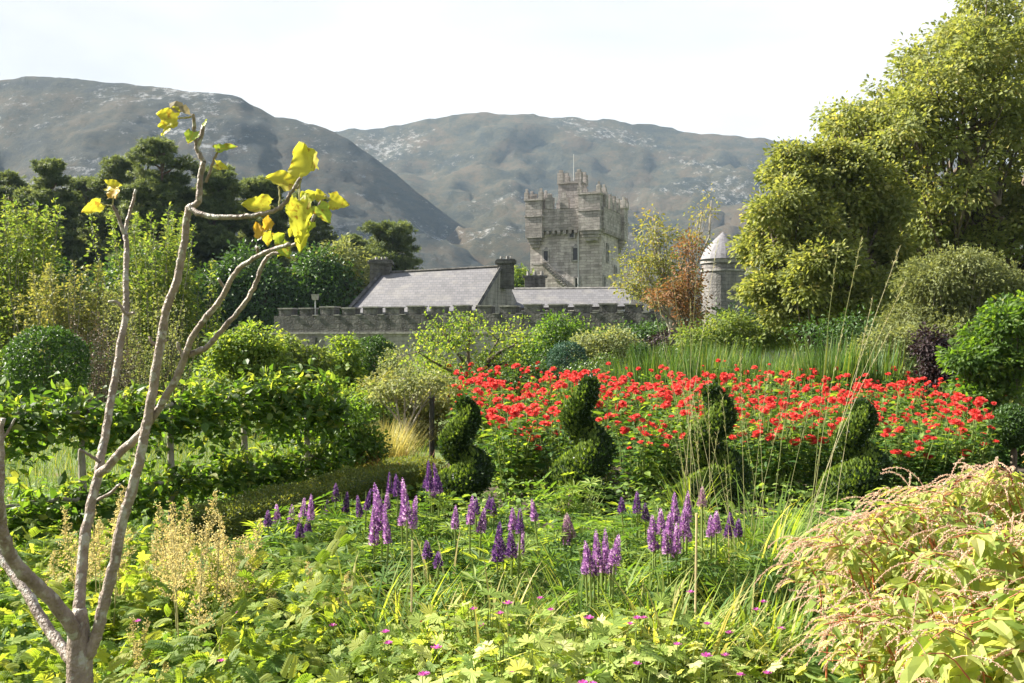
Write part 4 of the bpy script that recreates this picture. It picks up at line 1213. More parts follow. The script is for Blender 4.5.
def grass_tuft(name, px, Y, n, length, width, mat, label, seed, rad=.15, lean=(.05, .5), droop=(.6, 1.6), cat='grass plant', group=None, base_z=0.0, segs=5):
    r = np.random.default_rng(seed); root = empty(name, (gx(px, Y), Y, 0), label, cat, group)
    a = r.uniform(0, 2 * np.pi, n); q = rad * np.sqrt(r.random(n))
    base = np.stack([np.cos(a) * q, np.sin(a) * q, np.full(n, base_z)], 1)
    b = Buf(); blades(b, base, a + r.normal(size=n) * .6, r.uniform(lean[0], lean[1], n), length * (.6 + .5 * r.random(n)), width * (.7 + .6 * r.random(n)), r.uniform(droop[0], droop[1], n), segs, r.random(n), r=r)
    b.build('leaves', M[mat], root)
    return root

grass_tuft('golden_grass', 383, 11.6, 900, .78, .006, 'gold', 'straw yellow fine grass mound beside the little standard tree', 321, .25, (.0, .6), (.3, 1.0))
grass_tuft('golden_grass', 352, 12.4, 600, .62, .006, 'gold', 'smaller straw grass mound left of the big one', 322, .25, (.0, .6), (.3, 1.0))
grass_tuft('golden_grass', 398, 10.8, 500, .42, .007, 'redleaf', 'low rusty orange grass at the foot of the straw mound', 323, .3, (.0, .7), (.3, 1.0))
shrub('pale_shrub', 425, 15.5, [(385, 392, 24, 18), (415, 402, 24, 18), (445, 400, 22, 20), (400, 425, 30, 22), (440, 425, 24, 22)], 'straw_willow', .06, 'mixed pale green shrub filling in behind the black post', 326, 420, 24, .13)
shrub('leafy_mound', 365, 15, [(350, 402, 24, 16), (370, 418, 24, 20), (340, 425, 24, 22)], 'fresh', .06, 'lime green leafy mound beneath the dark egg shaped bush', 327, 300, 24, .13)
shrub('leafy_mound', 500, 17, [(492, 385, 24, 14), (525, 380, 24, 12), (555, 378, 22, 10)], 'yew', .06, 'low green mound behind the left end of the dahlias', 328, 240, 24, .13)
shrub('olive_mound', 350, 11.0, [(345, 425, 26, 24), (325, 445, 30, 22), (365, 450, 22, 16)], 'apple', .05, 'rounded green shrub filling in behind the box hedge', 325, 330, 24, .11)


# ------------------------------------------------------------------ crocosmia swathe behind the dahlias
protos = []
for k in range(3):
    r_ = grass_tuft('crocosmia_clump', 512, 20, 340, 1.45, .024, 'crocosmia', 'strap leaved crocosmia clump in the pale green swathe behind the dahlias', 330 + k, .38, (.0, .22), (.05, .5), 'perennial', 'crocosmia clumps')
    protos.append(r_)
used = set(); cnt = 0
for row, (Y, x0, x1, n) in enumerate(((17.5, 690, 880, 9), (19.5, 610, 900, 12), (22, 680, 900, 9))):
    for i in range(n):
        k = cnt % 3; cnt += 1
        o = protos[k] if k not in used else copy_tree(protos[k]); used.add(k)
        px = x0 + (x1 - x0) * (i + random.uniform(.1, .9)) / n; yy = Y + random.uniform(-.6, .6)
        o.location = (gx(px, yy), yy, 0); o.rotation_euler = (0, 0, random.uniform(0, 6.28)); s = random.uniform(.85, 1.12); o.scale = (s, s, s * random.uniform(.9, 1.1))


# ------------------------------------------------------------------ topiary spirals
def spiral(px, Y, pytop, wpx, label, seed, turns=2.0, phase=0.0, skirt=.2):
    r = np.random.default_rng(seed); H = gz(pytop, Y); W = wpx / F * Y
    root = empty('spiral_topiary', (gx(px, Y), Y, 0), label, 'topiary', 'spiral topiaries in front of the dahlias')
    n = 60; t = np.linspace(0, 1, n)
    hr = W * .50 * (1 - .72 * t) ; tr = W * (.44 * (1 - t) ** .85 + .21)
    a = phase + turns * 2 * np.pi * t
    C = np.stack([np.cos(a) * hr, np.sin(a) * hr, .12 + t * (H - .18)], 1)
    b = Buf(); b.tube(C, tr * .80, 10, rnd=.15)
    m = 17000; u = r.random(m) ** 1.25; i = u * (n - 1)
    P = np.stack([np.interp(i, range(n), C[:, j]) for j in range(3)], 1); rr = np.interp(i, range(n), tr)
    d = rdir(m, r); P = P + d * rr[:, None] * (.93 + r.normal(size=(m, 1)) * .07) * (1, 1, .82)
    leaves(b, P, unit(d * .7 + rdir(m, r) * .8 + (0, 0, .5)), d + r.normal(size=(m, 3)) * .5, .034 * (.6 + .7 * r.random(m)), T_DIAM, r.random(m) * .84)
    # unclipped young growth; its bright colour and left bias paint in the sunlit side
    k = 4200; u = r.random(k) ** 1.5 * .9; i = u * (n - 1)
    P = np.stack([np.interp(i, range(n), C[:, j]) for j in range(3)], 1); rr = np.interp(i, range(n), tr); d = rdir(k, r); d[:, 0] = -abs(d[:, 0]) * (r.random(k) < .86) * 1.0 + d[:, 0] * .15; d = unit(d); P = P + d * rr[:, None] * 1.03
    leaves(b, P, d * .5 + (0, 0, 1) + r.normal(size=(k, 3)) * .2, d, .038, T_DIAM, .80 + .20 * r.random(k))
    b.build('foliage', M['topiary'], root)
    s = Buf(); s.tube([(0, 0, 0), (0, 0, H * .9)], [.03, .012], 7); s.build('trunk', M['bark'], root)
spiral(463, 9.0, 396, 34, 'leftmost spiral topiary beside the black post', 401, 1.9, 2.2)
spiral(584, 8.8, 376, 37, 'narrow tipped spiral topiary in the middle, above the lupins', 402, 1.9, .6)
spiral(714, 8.8, 384, 38, 'spiral topiary standing behind the tall grass stems', 403, 1.9, 2.6)
spiral(858, 9.0, 399, 36, 'spiral topiary farthest right, half behind the grass plumes', 404, 1.9, 1.4)


# ------------------------------------------------------------------ dahlias
def dahlia_flower(seed):
    r = np.random.default_rng(seed); b = Buf()
    pet = (np.array([(0, 0, 0), (.45, .26, .02), (.85, .26, .10), (1, 0, .14), (.85, -.26, .10), (.45, -.26, .02)]), [5, 4, 3, 2, 1, 0], [6])
    for k, (n, el, s) in enumerate(((10, -.1, .056), (10, .3, .053), (9, .7, .044), (7, 1.1, .03))):
        a = np.linspace(0, 2 * np.pi, n, endpoint=False) + k * .3 + r.normal(size=n) * .08
        D = np.stack([np.cos(a) * math.cos(el), np.sin(a) * math.cos(el), np.full(n, math.sin(el))], 1) + r.normal(size=(n, 3)) * .06
        Nn = np.stack([-np.cos(a) * math.sin(el), -np.sin(a) * math.sin(el), np.full(n, math.cos(el))], 1)
        leaves(b, D * .004, D, Nn, s, pet, r.random(n))
    n = 8; a = np.linspace(0, 6.28, n, endpoint=False)
    V = [(0, 0, .016)] + [(math.cos(q) * .011, math.sin(q) * .011, .006) for q in a]
    lo_ = []; 
    for i in range(n): lo_ += [0, 1 + i, 1 + (i + 1) % n]
    b.add(V, lo_, [3] * n, .5, 1)
    return b


fl_mesh = []
for k in range(3):
    o = dahlia_flower(500 + k).build('flower', [M['red'], M['yolk']]); fl_mesh.append(o.data); bpy.data.objects.remove(o)


def dahlia_plant(seed, nfl, H):
    r = np.random.default_rng(seed)
    root = empty('dahlia_plant', (0, 0, 0), 'red flowered dahlia plant in the dense bed behind the spiral topiaries', 'dahlia', 'red dahlias in the bed')
    st = Buf(); b = Buf(); tips = []
    for i in range(nfl + 3):
        a = r.uniform(0, 6.28); q = .34 * math.sqrt(r.random()); h = H * (1.10 - .42 * r.random() ** 1.2) if i < nfl else H * r.uniform(.7, 1.0)
        e = np.array([math.cos(a) * q, math.sin(a) * q, h]); s = limb((e[0] * .25, e[1] * .25, 0), e, r, .05, 5); s[:, 2] = np.linspace(0, h, 5)
        st.tube(s, np.linspace(.008, .0035, 5), 5)
        if i < nfl: tips.append(e)
        k = 30; u = np.minimum(.15 + .78 * r.random(k) ** .8, .93 if i < nfl else 1)
        P = np.stack([np.interp(u * 4, range(5), s[:, j]) for j in range(3)], 1); D = rdir(k, r) * (1, 1, .35)
        P = P + unit(D) * r.uniform(.01, .12, (k, 1)) * (1.25 - u)[:, None] * 1.4
        leaves(b, P, D + (0, 0, -.1), np.array([0, 0, 1]) + r.normal(size=(k, 3)) * .4, .105 * (.55 + .7 * r.random(k)) * (1.15 - .35 * u), T_OVAL, r.random(k))
    st.build('stems', M['greenstem'], root); b.build('foliage', M['dahlia_leaf'], root)
    for e in tips:
        f = bpy.data.objects.new('flower', fl_mesh[r.integers(0, 3)]); col.objects.link(f); f.parent = root
        f.location = tuple(e); s = r.uniform(.42, 1.08); f.scale = (s, s, s * 1.3)
        f.rotation_euler = (r.uniform(.1, 1.15), r.uniform(-.5, .5), r.uniform(-1.3, 1.3))
    return root


dp = [dahlia_plant(520 + k, [7, 13, 3, 10, 15][k], 1.15) for k in range(5)]
used = set(); cnt = 0
r_ = np.random.default_rng(77)
spots = []
Yr = 9.9
while Yr < 17.5:
    x0 = 468 if Yr > 10.8 else 490; x1 = 970 + (Yr - 9.9) * 3
    step = .56 / Yr * F
    px = x0 + r_.uniform(0, step * .5)
    while px < x1:
        spots.append((px + r_.normal() * 3, Yr + r_.uniform(-.15, .15))); px += step * r_.uniform(.85, 1.2)
    Yr += .58 + (Yr - 9.9) * .05
spots += [(x_, 9.6) for x_ in (640, 668, 765, 790, 900, 935, 965)]
for px, yy in spots:
    k = int(r_.integers(0, 5))
    o = dp[k] if k not in used else copy_tree(dp[k]); used.add(k)
    h = (.80 if yy < 10.3 else .86 + (yy - 10.3) * .018) * r_.uniform(.84, 1.14)
    if px > 850: h *= .9
    o.location = (gx(px, yy), yy, 0.03); o.rotation_euler = (0, 0, r_.uniform(-.9, .9)); o.scale = (1.0, 1.0, h / 1.15 + .03)


# ------------------------------------------------------------------ lupins
def lupin_spike(seed, H=.26, rad=.037):
    r = np.random.default_rng(seed); b = Buf(); nw = 17
    P = []; D = []; S = []; Rn = []
    for i in range(nw):
        t = i / (nw - 1); z = H * t; q = rad * (1.0 - t) ** .55 * (1 if t > .1 else .85) + .003
        n = 8 if t < .75 else 6
        for k in range(n):
            a = k * 6.283 / n + i * .5 + r.normal() * .12
            P.append((math.cos(a) * q * .35, math.sin(a) * q * .35, z)); D.append((math.cos(a), math.sin(a), .35 + .9 * t)); S.append(q * r.uniform(.75, 1.15) + .003); Rn.append(r.random())
    fl = (np.array([(0, 0, 0), (.55, .30, .12), (1.0, .0, .42), (.55, -.30, .12), (.9, .0, -.1)]), [0, 1, 2, 0, 2, 3, 0, 4, 1, 0, 3, 4], [3, 3, 3, 3])
    leaves(b, P, D, np.tile([0, 0, 1.0], (len(P), 1)) + r.normal(size=(len(P), 3)) * .2, np.array(S), fl, np.array(Rn))
    return b


sp_mesh = {}
for mk in ('lupin', 'lupin_dark', 'lupin_faded'):
    for k in range(2):
        o = lupin_spike(600 + k).build('flower_spike', M[mk], smooth=False); sp_mesh[(mk, k)] = o.data; bpy.data.objects.remove(o)


def lupin_foliage(seed, n=60, H=.56, rad=.27):
    r = np.random.default_rng(seed); b = Buf(); st = Buf()
    a = r.uniform(0, 6.283, n); q = rad * np.sqrt(r.random(n)); h = H * (.45 + .55 * r.random(n)) * (1 - .25 * q / rad)
    E = np.stack([np.cos(a) * q, np.sin(a) * q, h], 1)
    for e in E:
        st.tube([(e[0] * .15, e[1] * .15, 0), (e[0] * .6, e[1] * .6, e[2] * .6), e], [.004, .003, .002], 4, cap=False, rnd=r.random())
    leaves(b, E, rdir(n, r) * (1, 1, .1), np.stack([np.cos(a) * .4, np.sin(a) * .4, np.ones(n)], 1) + r.normal(size=(n, 3)) * .3, .15 * (.7 + .6 * r.random(n)), T_LUPINLEAF, r.random(n))
    return b, st


lf = []
for k in range(4):
    b, st = lupin_foliage(640 + k); a_ = b.build('foliage', M['lupin_leaf']); c_ = st.build('leaf_stalks', M['greenstem']); lf.append((a_.data, c_.data)); bpy.data.objects.remove(a_); bpy.data.objects.remove(c_)
rl = np.random.default_rng(66)


def lupin(spikes, Y, label, group, kind='lupin', zf=.62, leaf=True, hpx=46):
    """spikes: (px, py of tip[, height px])"""
    cx = np.mean([s[0] for s in spikes]); x0 = gx(cx, Y)
    root = empty('lupin', (x0, Y, .04), label, 'lupin', group)
    if leaf:
        k = int(rl.integers(0, 4)); sc = zf / .56
        for nm, dt in (('foliage', lf[k][0]), ('leaf_stalks', lf[k][1])):
            o = bpy.data.objects.new(nm, dt); col.objects.link(o); o.parent = root; o.scale = (1.05, 1.05, sc); o.rotation_euler = (0, 0, rl.uniform(0, 6.28))
    for s in spikes:
        dY = rl.uniform(-.12, .12); yy = Y + dY
        h = (s[2] if len(s) > 2 else hpx) / F * yy; tip = gz(s[1], yy) - .04; h *= .92
        tx = gx(s[0], yy) - x0; lean = rl.normal() * .10
        st = Buf(); bz = tip - h
        st.tube([(tx * .3, dY * .3, 0), (tx * .8, dY * .8, bz * .6), (tx, dY, bz), (tx, dY, tip - h * .15)], [.006, .0055, .005, .002], 5)
        so = st.build('stem', M['greenstem'], root)
        f = bpy.data.objects.new('flower_spike', sp_mesh[(kind if len(s) < 4 else s[3], int(rl.integers(0, 2)))]); col.objects.link(f); f.parent = root
        f.location = (tx, dY, bz); sc = h / .26; w_ = rl.uniform(.72, 1.0) * max(sc, .75); f.scale = (w_, w_, sc); f.rotation_euler = (rl.normal() * .10, lean, rl.uniform(0, 6.28))


G = 'lupins in flower'
lupin([(382, 482, 52), (374, 503, 46), (388, 505, 42)], 5.0, 'big purple lupin clump, left of the three showiest ones', G)
lupin([(407, 478, 46), (412, 496, 36), (402, 500, 28)], 5.1, 'broad pink purple lupin standing right of the big left clump', G)
lupin([(398, 474, 24, 'lupin_dark'), (390, 472, 24, 'lupin_dark'), (387, 492, 26)], 6.2, 'dark purple lupins tipping out behind the broad pink one', G)
lupin([(430, 460, 34, 'lupin_dark'), (440, 462, 34, 'lupin_dark'), (432, 474, 26), (426, 470, 20, 'lupin_dark')], 6.6, 'deep violet lupin group in front of the leftmost spiral topiary', G)
lupin([(455, 505, 26), (470, 495, 32), (481, 507, 28)], 5.1, 'lupin clump with three spikes left of centre', G)
lupin([(476, 497, 22, 'lupin_dark'), (487, 496, 20, 'lupin_dark'), (494, 497, 20, 'lupin_dark')], 5.9, 'small dark lupin trio below the leftmost topiary', G)
lupin([(520, 508, 28), (512, 530, 30), (497, 521, 44), (503, 538, 24)], 4.7, 'drooping dusky lupin clump in the centre', G, 'lupin_dark')
lupin([(520, 530, 28), (513, 508, 24)], 4.8, 'short violet lupins right beside the dusky central clump', G)
lupin([(535, 499, 24, 'lupin'), (565, 515, 26, 'lupin_faded'), (572, 512, 28, 'lupin_faded'), (567, 523, 24)], 5.3, 'faded pinkish cream lupins gone over, left of the middle topiary foot', G)
lupin([(571, 487, 26, 'lupin_faded')], 7.6, 'single cream seed spike against the middle topiary', G)
lupin([(590, 540, 34), (598, 530, 40), (606, 529, 42), (614, 534, 34), (586, 552, 24), (602, 545, 30), (611, 548, 28), (594, 556, 22)], 4.2, 'densest purple lupin cluster nearest the camera, centre right', G)
lupin([(622, 497, 18), (637, 491, 24), (646, 503, 20)], 5.8, 'three short lupins below the dark dahlia foliage', G, 'lupin_dark')
lupin([(653, 515, 22), (661, 508, 28), (655, 528, 24)], 4.9, 'left half of the bright lupin cluster near the thin cane', G)
lupin([(675, 492, 34), (687, 491, 34), (683, 505, 34), (670, 512, 30), (667, 530, 26), (677, 522, 34), (687, 516, 28), (673, 535, 24)], 4.7, 'tall bright violet lupin cluster beside the thin cane', G)
lupin([(702, 486, 22, 'lupin_faded')], 5.0, 'single pale lupin spike standing right of the tall violet cluster', G)
lupin([(711, 515, 24), (716, 511, 24)], 4.9, 'pair of lupins half behind arching grass', G)
lupin([(731, 512, 22), (738, 518, 20), (728, 520, 20)], 5.2, 'dusky lupins under the arching grass plumes', G, 'lupin_dark')
lupin([(345, 492, 22), (336, 483, 20), (328, 500, 18)], 6.6, 'small lupins left of the big clump by the box hedge end', G, 'lupin_dark')
lupin([(278, 503, 24), (291, 504, 22), (302, 498, 26), (311, 494, 28)], 6.0, 'leftmost row of lupins in front of the box hedge', G)
lupin([(268, 510, 18), (308, 518, 18), (300, 521, 18)], 5.7, 'short dark lupins at the left end of the lupin row', G, 'lupin_dark')
lupin([(360, 495, 24), (366, 488, 24)], 6.0, 'two slender lupins behind the left clump', G, 'lupin_dark')
lupin([(428, 540, 20), (438, 550, 18)], 4.5, 'low dark lupins in shade in front of the three spike clump', G, 'lupin_dark')
lupin([(865, 515, 18), (880, 521, 18)], 5.4, 'lupins showing dimly through the pink tasselled bush', G, 'lupin_dark')
# lupin plants out of flower knit the row together
for i in range(46):
    px = 255 + 600 * (i + .5) / 46 + rl.normal() * 6; Y = rl.choice([5.0, 5.6, 6.2, 6.9]) + rl.uniform(-.2, .2)
    if px < 350: Y = rl.uniform(5.2, 6.2)
    root = empty('lupin', (gx(px, Y), Y, .03), 'leafy lupin plant without flowers in the lupin drift', 'lupin', 'lupins out of flower')
    k = int(rl.integers(0, 4)); z_ = rl.uniform(.75, .98); a = rl.uniform(0, 6.28)
    for nm, dt in (('foliage', lf[k][0]), ('leaf_stalks', lf[k][1])):
        o = bpy.data.objects.new(nm, dt); col.objects.link(o); o.parent = root; o.scale = (1.15, 1.15, z_); o.rotation_euler = (0, 0, a)

# ------------------------------------------------------------------ strap leaved clumps in the middle foreground
protos = []
for k in range(4):
    protos.append(grass_tuft('daylily_clump', 500, 4, 120, .70, .014, ['strap', 'strap_green', 'strap', 'gold'][k], 'arching strap leaved clump in front of the lupins', 700 + k, .11, (.02, .55), (.5, 2.0), 'perennial', 'strap leaved clumps in front of the lupins', segs=8))
used = set()
sp_ = [(355, 4.3), (380, 4.0), (402, 4.4), (425, 4.05), (447, 3.9), (468, 4.2), (490, 4.0), (512, 4.25), (535, 3.95), (556, 4.2), (668, 4.0), (690, 4.15), (640, 4.1), (700, 3.8), (345, 3.8), (722, 4.1), (745, 4.3), (768, 4.0), (790, 4.4), (760, 4.7), (735, 4.8), (620, 3.9), (578, 4.0), (412, 3.75), (520, 3.75), (435, 3.6), (470, 3.7), (500, 3.6), (545, 3.65), (600, 3.75), (390, 3.65), (650, 3.8), (560, 4.5), (600, 4.5), (450, 4.5)]
for i, (px, Y) in enumerate(sp_):
    k = [0, 1, 2, 0, 1, 2, 3][i % 7]
    o = protos[k] if k not in used else copy_tree(protos[k]); used.add(k)
    s = random.uniform(.8, 1.05); o.location = (gx(px, Y), Y, .03); o.rotation_euler = (0, 0, random.uniform(0, 6.28)); o.scale = (s, s, s)

# tall moor grass with long flowering stems
def moor_grass(px, Y, label, seed, tips, nbl=120, bl=.7):
    r = np.random.default_rng(seed); x0 = gx(px, Y)
    root = empty('moor_grass', (x0, Y, 0), label, 'grass plant', 'tall moor grasses')
    n = nbl; a = r.uniform(0, 6.28, n); q = .12 * np.sqrt(r.random(n)); b = Buf()
    blades(b, np.stack([np.cos(a) * q, np.sin(a) * q, np.zeros(n)], 1), a, r.uniform(.02, .4, n), bl * (.6 + .6 * r.random(n)), .009 * (.7 + .6 * r.random(n)), r.uniform(.8, 2.2, n), 7, r.random(n), r=r)
    b.build('leaves', M['strap'], root)
    st = Buf(); pl = Buf()
    for (tx, ty) in tips:
        dY = r.uniform(-.2, .2); e = at(tx, ty, Y + dY) - (x0, Y, 0); s = limb((r.normal() * .05, r.normal() * .05, 0), e, r, .02, 7)
        k_ = np.linspace(0, 1, 7) ** 1.6; s[:, 0] = s[0, 0] + (e[0] - s[0, 0]) * k_; s[:, 2] = np.linspace(0, e[2], 7)
        st.tube(s, np.linspace(.0017, .0007, 7), 4, cap=False, rnd=r.random())
        d = unit(s[-1] - s[-2]); m = 26
        u = r.random(m) * .26
        P = e - d * u[:, None]; D = d * 1.0 + r.normal(size=(m, 3)) * .35
        leaves(pl, P, D, rdir(m, r), .026 * (.6 + .6 * r.random(m)), (T_OVAL[0] * (1, .22, 1), T_OVAL[1], T_OVAL[2]), r.random(m))
    st.build('flower_stems', M['straw'], root); pl.build('plumes', M['straw'], root)
moor_grass(745, 5.2, 'tall straw stemmed moor grass left of the pink tasselled bush', 711, [(700, 400), (722, 395), (740, 350), (768, 370), (690, 390), (725, 460), (785, 400)], 120, .9)
moor_grass(800, 5.0, 'moor grass whose long stems fan up to the right before the big tree', 712, [(838, 245), (862, 236), (905, 282), (872, 300), (842, 330), (890, 330), (900, 246)])
moor_grass(770, 5.6, 'moor grass with upright stems between topiary and bush', 713, [(758, 380), (795, 350), (812, 400), (740, 400)], 110, .95)
moor_grass(705, 5.0, 'lean moor grass with buff plumes in front of the topiary', 714, [(682, 385), (690, 400), (697, 415), (708, 380), (675, 440), (718, 430)], 80, .6)
moor_grass(690, 8.2, 'distant moor grass whose wisps reach over the rusty tree', 715, [(665, 230), (640, 262), (700, 215), (718, 240), (655, 285), (690, 300)], 60, .7)

# cane and stakes
def cane(px, py0, py1, Y, label, rad=.006, mat='cane'):
    root = empty('bamboo_cane', (gx(px, Y), Y, 0), label, 'cane'); b = Buf(); h = gz(py0, Y)
    zz = np.linspace(0, h, 9); rr = np.array([rad * (1.0 if i % 2 else 1.12) for i in range(9)])
    b.tube(np.stack([.012 * zz, 0 * zz, zz], 1), rr, 7); b.build('shaft', M[mat], root)
cane(694, 513, 600, 4.1, 'thin upright bamboo cane beside the violet lupins', .0045)
cane(410, 540, 575, 4.0, 'short cane stub among the strap leaves left of centre', .004)

# ------------------------------------------------------------------ foreground ground cover
def zc(px, Y):
    return .46


def geranium_plant(seed, mat, n=150, H=.42, rad=.27, nf=2, tm=T_PALM5, ls=.085, fl=True, flm='magenta'):
    r = np.random.default_rng(seed)
    root = empty('geranium', (0, 0, 0), 'x', 'geranium')
    a = r.uniform(0, 6.283, n); q = rad * np.sqrt(r.random(n)); h = H * (.5 + .5 * r.random(n) ** .6) * (1 - .35 * (q / rad) ** 2)
    E = np.stack([np.cos(a) * q, np.sin(a) * q, h], 1); st = Buf(); b = Buf()
    for e in E[: n // 2]:
        st.tube([(e[0] * .3, e[1] * .3, 0), (e[0] * .8, e[1] * .8, e[2] * .6), e], [.003, .0025, .0018], 4, cap=False)
    leaves(b, E, np.stack([np.cos(a), np.sin(a), np.full(n, -.15)], 1) + r.normal(size=(n, 3)) * .5, np.stack([np.cos(a) * .25, np.sin(a) * .25, np.ones(n)], 1) + r.normal(size=(n, 3)) * .33, ls * (.45 + .85 * r.random(n)), tm, r.random(n))
    st.build('stems', M['greenstem'], root); b.build('foliage', M[mat], root)
    pet = (np.array([(0, 0, 0), (.5, .33, .02), (.95, .25, .06), (1, 0, .05), (.95, -.25, .06), (.5, -.33, .02)]), [5, 4, 3, 2, 1, 0], [6])
    for i in range(nf):
        aa = r.uniform(0, 6.28); qq = rad * .9 * math.sqrt(r.random()); e = np.array([math.cos(aa) * qq, math.sin(aa) * qq, H * r.uniform(1.0, 1.12)])
        f = Buf(); k = 5; t = np.linspace(0, 6.283, k, endpoint=False)
        leaves(f, np.tile(e, (k, 1)), np.stack([np.cos(t), np.sin(t), np.full(k, .25)], 1), np.tile([0, 0, 1.0], (k, 1)), .017, pet, r.random(k))
        t2 = np.linspace(0, 6.283, k, endpoint=False) + .6
        leaves(f, np.tile(e + (0, 0, .002), (k, 1)), np.stack([np.cos(t2), np.sin(t2), np.full(k, .7)], 1), np.tile([0, 0, 1.0], (k, 1)), .012, pet, r.random(k))
        fo = f.build('flower', M[flm], root)
        s = Buf(); s.tube([(e[0] * .7, e[1] * .7, H * .4), e], [.002, .0013], 4); s.build('flower_stalk', M['greenstem'], fo)
    return root


def scatter(protos, spots, labs, groups=None):
    used = set()
    for (px, Y, z, s) in spots:
        k = int(rl.integers(0, len(protos)))
        o = protos[k] if k not in used else copy_tree(protos[k]); used.add(k)
        o.location = (gx(px, Y), Y, z); o.rotation_euler = (0, 0, rl.uniform(0, 6.28)); o.scale = (s, s, s * rl.uniform(.92, 1.08))
        o['label'] = labs; o['group'] = groups; 
    for i, p in enumerate(protos):
        if i not in used:
            for c in list(p.children_recursive): bpy.data.objects.remove(c)
            bpy.data.objects.remove(p)


gp = [geranium_plant(800 + k, 'geranium', 300, .46, .28, [2, 1, 3, 0][k], T_PALM5, .066) for k in range(4)]
sp = []
for Y in (2.55, 2.8, 3.05, 3.3, 3.55, 3.8):
    px = 385 + (3.8 - Y) * 10
    while px < 800 - (3.6 - Y) * 10:
        sp.append((px + rl.normal() * 8, Y + rl.uniform(-.1, .1), .05 + (.12 if 480 < px < 720 else .02), rl.uniform(.85, 1.1))); px += .36 / Y * F * rl.uniform(.8, 1.15)
scatter(gp, sp, 'pale yellow green geranium with small magenta flowers in the front of the bed', 'pale leaved geraniums')
gp = [geranium_plant(820 + k, 'geranium_green', 260, .44, .28, [1, 0, 1][k], T_PALM7, .075) for k in range(3)]
sp = []
for Y in (2.5, 2.8, 3.1, 3.5, 3.9, 4.4, 4.9):
    px = -40
    while px < 420 - (Y - 2.5) * 20:
        sp.append((px + rl.normal() * 8, Y + rl.uniform(-.12, .12), .02 + rl.uniform(0, .06), rl.uniform(.85, 1.1))); px += .42 / Y * F * rl.uniform(.8, 1.2)
scatter(gp, sp, 'mid green cut leaved geranium in the left foreground', 'green leaved geraniums')


# broad leaved plants at the lower right and left
def broad_plant(seed, n=26, H=.42, rad=.3, mat='geranium_green', ls=.22, tm=T_MAPLE):
    r = np.random.default_rng(seed); root = empty('broadleaf_plant', (0, 0, 0), 'x', 'perennial')
    a = r.uniform(0, 6.283, n); q = rad * np.sqrt(r.random(n)); h = H * (.55 + .45 * r.random(n))
    E = np.stack([np.cos(a) * q, np.sin(a) * q, h], 1); st = Buf(); b = Buf()
    for e in E: st.tube([(e[0] * .2, e[1] * .2, 0), (e[0] * .7, e[1] * .7, e[2] * .6), e], [.005, .004, .003], 5, cap=False)
    leaves(b, E, np.stack([np.cos(a), np.sin(a), np.full(n, -.2)], 1) + r.normal(size=(n, 3)) * .3, np.stack([np.cos(a) * .3, np.sin(a) * .3, np.ones(n)], 1) + r.normal(size=(n, 3)) * .25, ls * (.6 + .6 * r.random(n)), tm, r.random(n))
    st.build('stems', M['greenstem'], root); b.build('foliage', M[mat], root)
    return root
scatter([broad_plant(830), broad_plant(831)], [(700, 3.3, .05, .95), (735, 2.9, .04, 1), (770, 3.3, .04, 1), (800, 2.7, .03, 1), (750, 3.7, .05, .9), (835, 3.0, .02, 1), (690, 2.7, .05, .9), (800, 3.8, .04, .9), (870, 2.6, .02, 1)], 'broad lobed green perennial beneath the pink tasselled bush', 'broad leaved plants at the lower right')
scatter([broad_plant(833, 22, .40, .28, 'fresh', .17), broad_plant(834, 22, .40, .28, 'geranium_green', .17)], [(130, 2.7, .03, .9), (190, 2.6, .02, .9), (240, 2.9, .03, .9), (330, 2.7, .03, .9), (280, 3.3, .02, .9), (45, 2.9, .0, .9)], 'lobed green perennial at the foot of the bare sapling', 'broad leaved plants at the lower left')
scatter([geranium_plant(840, 'redleaf', 60, .38, .16, 0, T_PALM5, .07)], [(775, 2.55, .05, .8), (815, 2.6, .03, .8), (412, 3.5, .03, .6), (165, 2.45, .05, .6)], 'clump of withered rust brown leaves low in the foreground', 'withered brown clumps')


